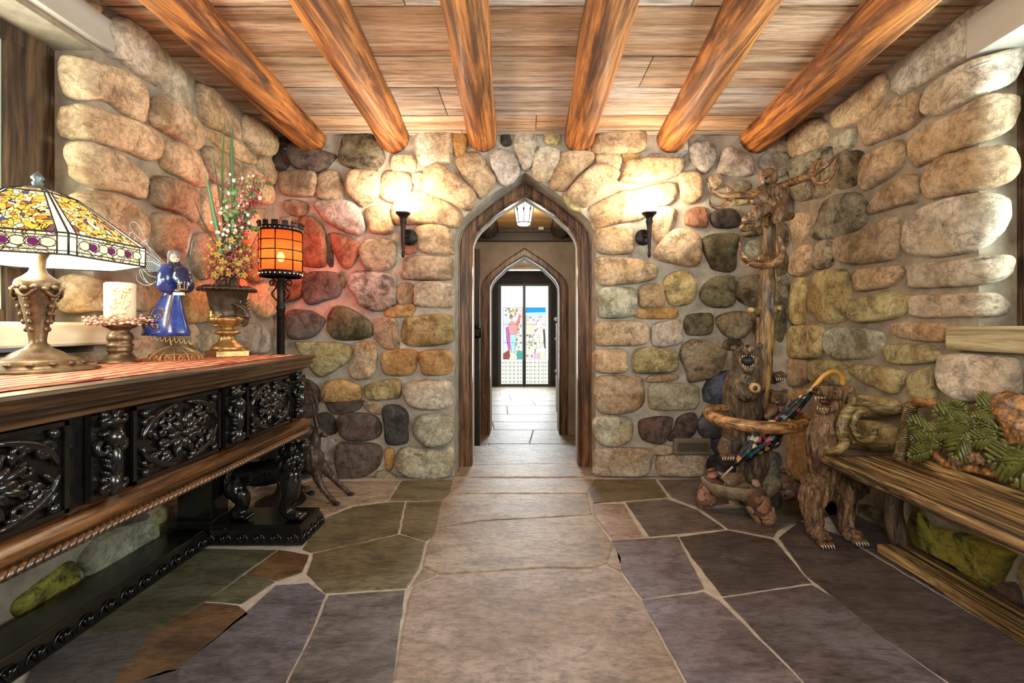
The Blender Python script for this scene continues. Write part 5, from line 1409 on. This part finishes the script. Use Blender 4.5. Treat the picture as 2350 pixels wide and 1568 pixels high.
# ------------------------------------------------------------------ hall tree
T = 2.98
ht = thing('hall_tree', 'carved bear coat tree with antler hooks and an umbrella ring in the right corner', 'coat rack', (1.56,T,0))
tr = organic('trunk', [('c', [P(1728,1146,T),P(1738,1060,T),P(1746,960,T),P(1751,850,T),P(1757,740,T),P(1760,645,T)], [.075,.062,.058,.056,.055,.052]),
                       ('c', [P(1760,650,T),P(1763,590,T),P(1766,510,T)], [.046,.042,.038]), ('c', [P(1750,600,T),P(1778,600,T)], [.05,.05]),
                       ('c', [P(1745,720,T),P(1727,713,T-.05)], [.022,.020]), ('c', [P(1770,716,T),P(1787,708,T-.05)], [.022,.020])], M['trunk'], ht, .007, 3, .008, 30)
swn = plain('pale_sawn_wood',(.42,.27,.11),.5,nscale=30,var=.4)
for p, q_ in (((1727,713,T-.05),(1722,711.5,T-.066)),((1787,708,T-.05),(1791,706,T-.063))):
    a, b = P(*p), P(*q_); MB().tube([a,b], .017, 12).build('sawn_peg', swn, ht)
mb = MB(); a = P(1738,893,2.90); b = P(1731,890,2.72); mb.tube([a,b], .030, 16); mb.tube([b,b+Vector((0,-.002,0))], .02, 14)
mb.build('sawn_peg', swn, ht)
mb = MB(); a = P(1731,890,2.722); mb.tube([a,a+Vector((-.001,-.012,0))], .026, 16); mb.tube([a+Vector((-.001,-.0122,0)),a+Vector((-.001,-.014,0))], .015, 12, 1); mb.build('sawn_peg_end', [plain('sawn_face',(.50,.33,.14),.5),M['furdark']], ht)
# seat block under the small bear
organic('crossbar', [('c', [P(1708,523,T-.06),P(1760,508,T-.03),P(1812,496,T+.02)], [.030,.034,.030]), ('c', [P(1712,505,T-.1),P(1722,520,T-.08)], [.028,.03])], M['trunk'], ht, .006, 3, .005, 40)
bear = organic('small_bear', [('s', P(1763,408,T-.05), (.058,.052,.058)), ('s', P(1759,415,T-.098), (.030,.03,.026)), ('s', P(1744,390,T-.04), .018), ('s', P(1781,388,T-.04), .018),
     ('s', P(1770,442,T-.02), (.080,.065,.055)), ('s', P(1768,470,T-.03), (.072,.07,.065)), ('s', P(1748,455,T-.04), (.04,.05,.05)),
     ('c', [P(1745,440,T-.03),P(1733,460,T-.06)], [.036,.030]), ('c', [P(1790,440,T-.03),P(1798,462,T-.04)], [.036,.034]),
     ('c', [P(1756,480,T-.05),P(1737,486,T-.12),P(1728,502,T-.13)], [.046,.042,.032]), ('c', [P(1785,480,T-.05),P(1788,492,T-.12),P(1784,502,T-.13)], [.046,.044,.034]),
     ('s', P(1720,506,T-.15), (.036,.04,.022))], M['fur'], ht, .0055, 3, .008, 55)
mb = MB()
for x in (1752,1766): MB().ell(P(x,403,T-.100), .0055, seg=8, rings=6).build('eye', M['black'], bear)
mb.ell(P(1758,409,T-.128), (.011,.008,.008), seg=8, rings=6); 
mb.build('nose', M['black'], bear); MB().ell(P(1759,421,T-.122), (.016,.008,.006), seg=8, rings=6).build('mouth', M['black'], bear)
mb = MB(); branch(mb, [P(1752,446,T-.04),P(1715,448,T-.08),P(1684,449,T-.12),P(1655,449,T-.15),P(1635,438,T-.17),P(1625,417,T-.18)], [.026,.026,.024,.018,.012,.004], 12)
branch(mb, [P(1684,449,T-.12),P(1668,465,T-.14),P(1650,477,T-.16),P(1632,470,T-.17),P(1626,455,T-.175)], [.020,.016,.014,.010,.004], 10)
branch(mb, [P(1678,447,T-.12),P(1670,430,T-.11),P(1655,426,T-.10),P(1648,430,T-.10)], [.014,.010,.007,.003], 10)
mb.build('antler_hook', M['branch'], ht)['label'] = 'orange-brown antler hook'
mb = MB(); branch(mb, [P(1783,432,T-.04),P(1810,421,T-.1),P(1842,410,T-.17),P(1866,400,T-.21),P(1898,378,T-.26),P(1927,350,T-.30)], [.028,.026,.024,.019,.014,.003], 12)
branch(mb, [P(1862,403,T-.20),P(1876,419,T-.22),P(1896,417,T-.25),P(1912,398,T-.27),P(1921,368,T-.29)], [.016,.014,.013,.010,.005], 10)
branch(mb, [P(1860,401,T-.20),P(1868,382,T-.20),P(1876,368,T-.20),P(1884,362,T-.20)], [.014,.012,.008,.003], 10)
mb.build('antler_hook', M['branch'], ht)['label'] = 'reddish antler hook rising to the right'
mb = MB(); branch(mb, [P(1765,604,T-.04),P(1732,606,T-.07),P(1710,594,T-.10),P(1700,576,T-.11),P(1697,556,T-.115)], [.03,.026,.02,.014,.003], 12)
branch(mb, [P(1716,600,T-.09),P(1716,614,T-.10)], [.014,.004], 8)
mb.build('antler_hook', M['branch'], ht)
mb = MB(); branch(mb, [P(1762,606,T-.05),P(1785,600,T-.10),P(1796,580,T-.13),P(1793,558,T-.14),P(1784,538,T-.14)], [.03,.026,.02,.015,.003], 12)
branch(mb, [P(1785,598,T-.10),P(1785,580,T-.12),P(1781,560,T-.12)], [.014,.010,.003], 8)
mb.build('antler_hook', M['branch'], ht)
# big climbing bear
B = 2.90
bb = organic('climbing_bear', [('s', P(1712,822,B), (.088,.08,.084)), ('s', P(1712,850,B+.01), (.095,.085,.075)), ('c', [P(1714,812,B-.05),P(1717,800,B-.11)], [.045,.034]), ('c', [P(1714,842,B-.05),P(1718,850,B-.10)], [.034,.024]),
     ('s', P(1684,800,B+.01), (.024,.02,.026)), ('s', P(1741,796,B+.02), (.024,.02,.026)),
     ('c', [P(1706,860,B+.01),P(1697,905,B+.02),P(1700,960,B+.03),P(1702,1010,B+.03)], [.088,.105,.10,.115]), ('c', [P(1720,900,B+.02),P(1725,960,B+.03)], [.07,.075]),
     ('c', [P(1690,880,B-.02),P(1712,905,B-.10),P(1742,892,B-.09)], [.055,.046,.040]), ('c', [P(1725,870,B+.05),P(1760,868,B+.14),P(1785,866,B+.10)], [.05,.045,.034]), ('s', P(1790,864,B+.06), (.044,.03,.030)),
     ('c', [P(1690,1015,B),P(1668,1030,B-.05),P(1672,1050,B-.09)], [.085,.06,.04]), ('s', P(1676,1048,B-.12), (.06,.045,.026)),
     ('c', [P(1715,1020,B),P(1738,1055,B-.03),P(1730,1090,B-.04)], [.09,.075,.06])], M['furdark'], ht, .0085, 3, .013, 38)
mb = MB(); mb.ell(P(1716,829,B-.092), (.036,.022,.028)); mb.build('open_mouth', M['black'], bb)
organic('muzzle', [('c', [P(1706,812,B-.07),P(1716,803,B-.12),P(1727,812,B-.07)], [.020,.026,.020]), ('c', [P(1699,822,B-.07),P(1698,832,B-.075),P(1706,843,B-.085)], [.014,.013,.014]), ('c', [P(1733,822,B-.07),P(1734,832,B-.075),P(1727,843,B-.085)], [.014,.013,.014]), ('c', [P(1706,844,B-.085),P(1717,849,B-.10),P(1728,844,B-.085)], [.014,.015,.014])], M['fur'], bb, .005, 2, .004, 70)
mb = MB(); mb.ell(P(1716,794,B-.135), (.014,.010,.010), seg=8, rings=6)
for x in (1700,1724): MB().ell(P(x,806,B-.083), (.007,.006,.007), seg=8, rings=6).build('eye', M['black'], bb)
mb.build('nose', M['black'], bb)
mb = MB()
for x, y in ((1704,817),(1708,816),(1713,815),(1720,815),(1725,816),(1729,817)): mb.tube([P(x,y,B-.112),P(x,y+(6 if x in (1704,1729) else 3.5),B-.110)], [.0035,.0008], 5)
mb.build('upper_teeth', M['tooth'], bb); mb = MB()
for x, y in ((1706,841),(1711,842),(1717,843),(1723,842),(1727,841)): mb.tube([P(x,y,B-.108),P(x,y-(5.5 if x in (1706,1727) else 3),B-.106)], [.0035,.0008], 5)
mb.build('lower_teeth', M['tooth'], bb); mb = MB()
for k in range(5): mb.tube([P(1782+4.5*k,868,B+.025),P(1783+4.5*k,875,B+.012)], [.005,.001], 5)
mb.build('paw_claws', M['tooth'], bb); mb = MB()
for k in range(5): mb.tube([P(1660+6*k,1050,B-.16),P(1658+6*k,1057,B-.175)], [.006,.001], 5)
mb.build('foot_claws', M['tooth'], bb)
cub = organic('bear_cub', [('s', P(1786,915,2.84), (.052,.05,.050)), ('s', P(1784,922,2.79), (.024,.022,.018)), ('s', P(1771,898,2.85), .016), ('s', P(1801,898,2.85), .016), ('c', [P(1784,932,2.86),P(1778,975,2.90),P(1772,1010,2.92)], [.05,.062,.055]), ('c', [P(1775,940,2.82),P(1762,955,2.79)], [.026,.020]), ('c', [P(1795,940,2.83),P(1803,955,2.78)], [.024,.020])], M['fur'], ht, .006, 3, .007, 60)
for x in (1777,1792): MB().ell(P(x,909,2.793), .005, seg=8, rings=6).build('eye', M['black'], cub)
MB().ell(P(1784,918,2.768), (.009,.006,.007), seg=8, rings=6).build('nose', M['black'], cub)
# umbrella ring branch
mb = MB(); ring = [(1768,955,T-.02),(1720,948,T-.02),(1670,938,T-.08),(1634,938,T-.17),(1626,950,T-.25),(1655,966,T-.33),(1700,976,T-.38),(1760,982,T-.42),(1815,982,T-.40),(1850,972,T-.33),(1862,962,T-.2),(1830,955,T-.08),(1790,955,T-.02)]
branch(mb, [P(*p) for p in ring], [.030,.026,.022,.024,.032,.036,.036,.036,.035,.032,.028,.026,.026], 12)
mb.build('umbrella_ring', M['branch'], ht)
# rocky base, feet and drip tray
sc_ = M['scale']
rg = random.Random(4)
def rocks(mb, pts, cols, n, rr, jit):
    for i in range(n):
        t = rg.random()*(len(pts)-1); j = int(t); p = pts[j][0].lerp(pts[j+1][0], t-j); r = pts[j][1]+(pts[j+1][1]-pts[j][1])*(t-j)
        d = Vector((rg.gauss(0,1),rg.gauss(0,1),rg.gauss(0,1))).normalized(); q_ = p+d*r*.9
        q_.z = max(.012, q_.z); s = rg.uniform(*rr); c = rg.choice(cols)
        R = d.to_track_quat('Z','Y').to_matrix() @ Matrix.Rotation(rg.uniform(0,3),3,'Z')
        mb.ell(q_, (s*rg.uniform(.9,1.3),s*rg.uniform(.8,1.1),s*.35), R=R, seg=7, rings=6, col=(*c,.6))
redc = [(.36,.17,.12),(.42,.24,.17),(.30,.14,.10),(.40,.28,.2)]; olc = [(.20,.20,.13),(.28,.27,.18),(.17,.17,.12)]
feet = [[(P(1642,1100,2.84),.075),(P(1625,1135,2.86),.065),(P(1614,1152,2.86),.06)], [(P(1722,1120,2.70),.085),(P(1744,1165,2.66),.075),(P(1757,1188,2.66),.07)], [(P(1790,1090,2.98),.08),(P(1800,1118,3.0),.07),(P(1806,1130,3.0),.065)]]
for f in feet:
    mb = MB(); 
    for (p0,r0),(p1,r1) in zip(f, f[1:]):
        p0 = p0.copy(); p1 = p1.copy(); p0.z = max(r0*.8, p0.z); p1.z = max(r1*.72, p1.z)
        mb.tube([p0,p1], [r0*.86,r1*.86], 14, col=(.16,.08,.06,.6)); mb.ell(p1, (r1*.86,r1*.86,min(r1*.86,p1.z)), col=(.16,.08,.06,.6))
    rocks(mb, [(p if True else p, r*.95) for p, r in f], redc, 90, (.018,.032), .01); mb.build('rocky_foot', sc_, ht)
mb = MB(); rocks(mb, [(P(1735,1125,2.95),.13),(P(1740,1090,2.95),.13),(P(1742,1050,2.93),.10)], olc, 200, (.03,.05), .01); mb.tube([P(1735,1145,2.95),P(1742,1040,2.93)], [.15,.09], 16, col=(.15,.14,.1,.6)); mb.build('rocky_mound', sc_, ht)
c = P(1700,1112,2.79); mb = MB(); n = 48; vs = []
for r, z in ((.10,-.035),(.8,-.045),(.93,-.015),(1.0,.018),(.95,.022),(.86,.0),(.72,-.022),(.1,-.025)):
    for i in range(n):
        t = 2*math.pi*i/n; w = 1+.06*math.sin(3*t+1)+.03*math.sin(7*t); zz = z+.012*noise.noise(Vector((math.cos(t)*2,math.sin(t)*2,1)))
        vs.append((c.x+.235*r*w*math.cos(t), c.y+.155*r*w*math.sin(t), c.z+zz*1.3))
mb.add(vs, [(k*n+i,k*n+(i+1)%n,(k+1)*n+(i+1)%n,(k+1)*n+i) for k in range(7) for i in range(n)]+[tuple(range(n)), tuple(7*n+i for i in range(n))], col=(.34,.27,.18,.7))
mb.build('drip_tray', sc_, ht)

# umbrella
um = thing('umbrella', 'folded black umbrella with colourful pattern and curved wooden handle standing in the ring', 'umbrella', P(1655,1097,2.76))
A, Bp = P(1655,1097,2.74), P(1868,893,2.66); ax = (Bp-A)
prof = [(.0,.004),(.10,.006),(.13,.010),(.17,.018),(.28,.036),(.40,.056),(.50,.068),(.56,.060),(.60,.045),(.66,.034),(.74,.030),(.82,.030),(.90,.024),(.97,.018),(1.0,.010)]
m, nt, b = newmat('painted_umbrella_cloth')
v = coords(nt, (1,1,1)); vo = nt.nodes.new('ShaderNodeTexVoronoi'); vo.inputs['Scale'].default_value = 34; nt.links.new(v, vo.inputs['Vector'])
sep = nt.nodes.new('ShaderNodeSeparateColor'); nt.links.new(vo.outputs['Color'], sep.inputs[0])
c_ = ramp(nt, sep.outputs[0], [(0,(.006,.007,.012)),(.42,(.01,.06,.06)),(.52,(.45,.24,.04)),(.62,(.006,.007,.012)),(.76,(.50,.45,.30)),(.82,(.32,.04,.05)),(.88,(.16,.26,.20)),(.94,(.008,.01,.02))])
for nd in nt.nodes:
    if nd.type == 'VALTORGB': nd.color_ramp.interpolation = 'CONSTANT'
nt.links.new(c_, b.inputs['Base Color']); b.inputs['Roughness'].default_value = .35
mb = MB(); vs = []; n = 40; z_ = ax.normalized(); x_ = z_.cross(Vector((0,1,0))).normalized(); y_ = z_.cross(x_)
pp = [(t,r) for t, r in prof if .13 <= t <= .97]
for t, r in pp:
    for i in range(n):
        a = 2*math.pi*i/n; rr = r*(1+.22*math.cos(8*a+t*9)*(1 if r > .02 else .3)); vs.append(A+ax*t+x_*rr*math.cos(a)+y_*rr*math.sin(a)*.85)
mb.add(vs, [(k*n+i,k*n+(i+1)%n,(k+1)*n+(i+1)%n,(k+1)*n+i) for k in range(len(pp)-1) for i in range(n)]+[tuple(range(n)), tuple((len(pp)-1)*n+i for i in range(n))])
mb.build('folded_canopy', m, um)
mb = MB(); mb.tube([A, A+ax*.14], [.004,.007], 8); mb.build('tip', plain('pale_wood_tip',(.55,.38,.22),.4), um)
mb = MB(); mb.tube([A+ax*.45+x_*.05*math.cos(t)+y_*.045*math.sin(t)+z_*.06 for t in [i*.35 for i in range(18)]], .006, 6, closed=True); mb.build('tie_band', plain('gold_orange_band',(.45,.22,.03),.45), um)
mb = MB(); hp = [A+ax*.95, P(1864,893,2.66), P(1880,874,2.655), P(1896,859,2.65), P(1911,853,2.65), P(1925,858,2.65), P(1933,870,2.65), P(1935,884,2.65)]
branch(mb, hp, [.010,.013,.013,.0135,.0135,.0135,.0135,.013], 12); mb.build('curved_handle', plain('varnished_cane',(.55,.27,.05),.25,nscale=12,var=.3,coat=.6), um)

# ------------------------------------------------------------------ bear bench
bn = thing('bear_bench', 'carved wooden bench with a snarling bear as its front post along the right wall', 'bench', (1.75,1.8,0))
Yb = 2.42
def Q(px, py, Y=Yb): return P(px, py, Y)
# seat board, live edge
mb = MB(); n = 60; vs = []; x0, x1 = 1.60, 1.975
sec = [(0,.402),(-.012,.412),(-.016,.425),(-.010,.440),(.004,.450),(.03,.452),(.33,.455),(.35,.45),(.35,.402)]
for i in range(n+1):
    Y = .45+(2.425-.45)*i/n
    for j, (dx, z) in enumerate(sec):
        w = noise.noise(Vector((Y*3, j*.3, 1)))*.012+noise.noise(Vector((Y*14, j*.5, 5)))*.004 if j < 5 else 0
        vs.append((x0+(1.8-Y)*.0+dx+w, Y, z+noise.noise(Vector((Y*5, dx*9, 7)))*.003))
k_ = len(sec)
for i in range(n+1): pass
mb.add(vs, [(i*k_+j,i*k_+(j+1)%k_,(i+1)*k_+(j+1)%k_,(i+1)*k_+j) for i in range(n) for j in range(k_)]+[tuple(range(k_)), tuple(n*k_+j for j in range(k_))])
mb.build('seat', M['seat'], bn)
fb_ = organic('bear_post', [
   ('s', Q(1928,912,2.50), (.066,.06,.050)), ('c', [Q(1915,904,2.48),Q(1890,899,2.45),Q(1876,898,2.44)], [.044,.032,.026]), ('c', [Q(1915,932,2.48),Q(1895,942,2.46),Q(1881,945,2.45)], [.032,.020,.012]),
   ('s', Q(1946,893,2.50), (.022,.016,.024)), ('s', Q(1956,897,2.46), (.018,.014,.022)),
   ('c', [Q(1934,922,2.52),Q(1915,955,2.52),Q(1897,992,2.52),Q(1889,1040,2.53),Q(1894,1090,2.54)], [.062,.080,.092,.086,.082]),
   ('c', [Q(1896,1090,2.52),Q(1925,1112,2.56),Q(1960,1112,2.62)], [.064,.072,.075]),
   ('s', Q(1874,1122,2.48), (.078,.075,.085)), ('c', [Q(1870,1130,2.46),Q(1863,1165,2.45),Q(1868,1205,2.44)], [.072,.056,.044]), ('s', Q(1878,1226,2.39)+Vector((.006,0,.0)), (.046,.064,.030)),
   ('c', [Q(1948,1122,2.52),Q(1943,1165,2.50),Q(1942,1208,2.48)], [.056,.040,.034]), ('s', Q(1952,1226,2.42)+Vector((.0,0,.0)), (.044,.060,.028))], M['fur'], bn, .0065, 3, .014, 46)
mb = MB(); mb.ell(Q(1893,923,2.44), (.030,.022,.017), R=Matrix.Rotation(.25,3,'Y')); mb.build('open_mouth', plain('dark_red_mouth',(.06,.012,.008),.35), fb_)
mb = MB(); mb.ell(Q(1872,893,2.43), (.014,.014,.011), seg=10, rings=8)
mb.build('nose', M['black'], fb_); MB().ell(Q(1917,902,2.437), (.008,.005,.007), seg=8, rings=6).build('eye', M['black'], fb_)
mb = MB()
for x, l in ((1872,10),(1879,5),(1886,5),(1893,4),(1900,4)): mb.tube([Q(x,911,2.435),Q(x,911+l,2.435)], [.004,.0008], 5)
mb.build('upper_teeth', M['tooth'], fb_); mb = MB()
for x, l in ((1876,9),(1882,4),(1888,4),(1895,4)): mb.tube([Q(x,940,2.440),Q(x,940-l,2.440)], [.004,.0008], 5)
mb.build('lower_teeth', M['tooth'], fb_)
for cx0, cY in ((1876,2.39),(1952,2.42)):
    mb = MB()
    for k in range(5):
        p = Q(cx0,1226,cY)+Vector((-.028+.0145*k+.006,-.052,0)); p.z = .022; mb.ell(p, (.009,.024,.015), seg=10, rings=8)
        mb.tube([p+Vector((0,-.020,.004)),p+Vector((.001,-.030,-.012))], [.004,.001], 6, 1)
    mb.build('toes', [M['fur'],M['tooth']], fb_)
# branch arm rests
mb = MB(); branch(mb, [Q(1950,920,2.42),Q(1975,925,2.42),Q(2010,936,2.40),Q(2048,942,2.38),Q(2080,935,2.35)], [.036,.026,.022,.020,.022], 12)
branch(mb, [Q(1975,928,2.42),Q(1950,938,2.42),Q(1937,960,2.41),Q(1932,990,2.40),Q(1938,1015,2.40),Q(1925,1032,2.40),Q(1905,1036,2.39),Q(1895,1024,2.38)], [.022,.026,.028,.028,.026,.022,.020,.014], 12)
branch(mb, [Q(1992,940,2.40),Q(1968,950,2.40),Q(1958,975,2.40),Q(1968,1002,2.40),Q(1990,1010,2.40),Q(2005,1000,2.40),Q(2010,985,2.40)], [.014,.018,.020,.020,.019,.017,.010], 12)
branch(mb, [Q(1955,1016,2.41),Q(2000,1020,2.42),Q(2040,1022,2.42)], [.010,.013,.012], 8)
mb.build('curled_branch_arm', M['olivebranch'], bn)
mb = MB(); c1_, c2_ = PS(2092,930,1.935), PS(2070,1048,1.935); c2_ = Vector((1.925, c1_.y+.06, .46))
branch(mb, [c1_+Vector((0,0,.01)), c1_.lerp(c2_,.5)+Vector((.0,.01,0)), c2_], [.022,.024,.024], 12)
for i in range(26): p = c1_.lerp(c2_, (i+.5)/26); mb.tube([p+Vector((.026*math.cos(t),.026*math.sin(t),.004*math.sin(t))) for t in [j*.785 for j in range(8)]], .0045, 5, closed=True)
mb.build('wrapped_back_post', M['olivebranch'], bn)
# backrest: carved boughs and oak leaves
mb = MB(); XBk = 1.935
def W(px, py, dx=0): return PS(px, py, XBk+dx)
branch(mb, [Q(2078,935,2.34),W(2110,925),W(2160,930),W(2230,955),W(2290,965),W(2350,975)], [.022,.024,.022,.020,.020,.020], 10)
branch(mb, [W(2090,1060),W(2140,1040),W(2165,1000),W(2190,985),W(2260,1000),W(2350,1010)], [.016,.020,.020,.018,.016,.016], 10)
branch(mb, [W(2140,1040),W(2170,1065),W(2230,1075),W(2300,1095),W(2400,1140)], [.016,.022,.020,.018,.018], 10)
mb.build('back_bough', M['branch'], bn)
def oakleaf(name, tip, base, wd, lift=.012):
    # a lobed leaf lying just in front of the back boughs
    tip, base = Vector(tip), Vector(base); ax = tip-base; L = ax.length; u = ax.normalized(); nrm = Vector((-1,0,0)); sd_ = u.cross(nrm).normalized()
    mb = MB(); n = 7
    for i in range(n):
        t = .12+.8*i/(n-1); wv_ = wd*math.sin(math.pi*min(.95,t*.85+.08))
        for s in (-1,1):
            c = base+ax*t+sd_*s*wv_*.42+u*L*.05+nrm*(lift-.003*i*0)
            R = Matrix((u*.75+sd_*s*.66, nrm, (u*.75+sd_*s*.66).cross(nrm))).transposed()
            mb.ell(c, (wv_*.62, .008, L*.062), R=R, seg=8, rings=6)
    mb.ell(tip+nrm*lift, (.012,.008,.012)); mb.ell(base+ax*.5+nrm*lift*.6, (L*.5,.006,wd*.16), R=Matrix((u,nrm,u.cross(nrm))).transposed())
    mb.tube([base, base+ax*.5+nrm*(lift+.010), tip+nrm*(lift+.004)], [.004,.0035,.002], 6)
    return mb.build(name, M['leafcarve'], bn)
for tp, bs, w in (((2092,968),(2160,1008),.075),((2098,1010),(2165,1020),.07),((2092,1046),(2150,1030),.055),((2150,945),(2235,985),.095),((2225,940),(2165,935),.05),
                  ((2195,1050),(2225,985),.085),((2250,930),(2310,950),.085),((2240,958),(2300,990),.07),((2318,1025),(2400,1000),.11),((2280,1060),(2370,1050),.11),((2330,1100),(2400,1040),.10),((2230,1010),(2300,1000),.06),((2190,965),(2250,975),.07),((2128,990),(2200,990),.06)):
    oakleaf('oak_leaf', W(*tp,-.02), W(*bs,-.02), w)
mb = MB()
for x, y in ((2200,1060),(2240,1052)):
    c = W(x,y,-.02); mb.ell(c, (.026,.036,.024), seg=14, rings=10)
    for i in range(26):
        a = i*2.4; t = -.9+1.8*i/25; r = math.sqrt(max(0,1-t*t)); mb.ell(c+Vector((.026*r*math.cos(a),.036*t,.024*r*math.sin(a))), .006, seg=6, rings=4)
mb.build('carved_pine_cone', M['fur'], bn)
organic('grained_stump', [('c', [W(2312,925,-.0),W(2325,955,0),W(2345,1000,0)], [.05,.055,.05]), ('c', [W(2335,925),W(2360,1000)], [.04,.05])], M['branch'], bn, .007, 3, .008, 30)
mb = MB(); mb.box((1.925,.5,.452),(1.945,2.2,.50)); mb.build('back_lower_board', M['seat'], bn)
mb = MB(); mb.box((1.78,.4,.0),(1.94,2.30,.045)); mb.build('base_runner', M['seat'], bn, bevel=.01)
mb = MB(); branch(mb, [(1.93,2.33,.02),(1.90,2.34,.2),(1.93,2.34,.41)], [.05,.04,.045], 12); mb.build('rear_leg', M['furdark'], bn)
mb = MB(); branch(mb, [(1.66,.62,.02),(1.66,.62,.41)], [.05,.05], 12); mb.build('near_leg', M['furdark'], bn)

# ------------------------------------------------------------------ light
w = bpy.data.worlds.new('daylight'); S.world = w; w.use_nodes = True
bg = w.node_tree.nodes['Background']; bg.inputs[0].default_value = (.86,.93,1.0,1); bg.inputs[1].default_value = WORLD
def area(name, loc, rot, sx, sy, e, col):
    l = bpy.data.lights.new(name, 'AREA'); l.shape = 'RECTANGLE'; l.size = sx; l.size_y = sy; l.energy = e; l.color = col
    o = bpy.data.objects.new(name, l); COL.objects.link(o); o.location = loc; o.rotation_euler = rot; return o
def point(name, loc, e, col, r=.03):
    l = bpy.data.lights.new(name, 'POINT'); l.energy = e; l.color = col; l.shadow_soft_size = r
    o = bpy.data.objects.new(name, l); COL.objects.link(o); o.location = loc; return o
R90 = math.pi/2
area('window_daylight', (-2.5,1.05,1.65), (0,-R90-.6,0), 1.0, 1.5, LWIN, (1,.97,.90))
area('window_daylight', (2.65,1.1,1.65), (0,R90+.6,0), 1.0, 1.5, RWIN, (.86,.93,1))
area('front_fill', (.1,-.65,1.85), (R90-.25,0,0), 1.3, 1.0, FILL, (1,.93,.84))  # added fill behind the camera; no entrance opening is modelled
area('hall_window_daylight', (.0,10.2,1.0), (-R90,0,0), 1.1, 2.0, 65, (.9,.97,1))
point('lamp_bulb', (LX,LYY,1.47), 9, (1,.82,.5), .04)
point('lamp_bulb_low', (LX,LYY-.05,1.36), 7, (1,.86,.6), .05)
point('floor_lamp_bulb', (FX,FY,fz(588)), FLAMP, (1,.55,.22), .03)
for x in (P(925,0,3.33).x, P(1490,0,3.33).x): point('sconce_bulb', (x,3.22,2.12), SCP, (1,.80,.55), .05)
point('lantern_bulb', (CA,4.55,2.15), 16, (1,.85,.62), .06)
point('hall_fill_light', (0,7.6,2.1), 25, (1,.86,.66), .1)  # unseen point light filling the hall; no fixture modelled
S.view_settings.view_transform = 'Standard'; S.view_settings.look = 'None'; S.view_settings.gamma = 1
S.view_settings.use_curve_mapping = False; S.view_settings.exposure = EXPO
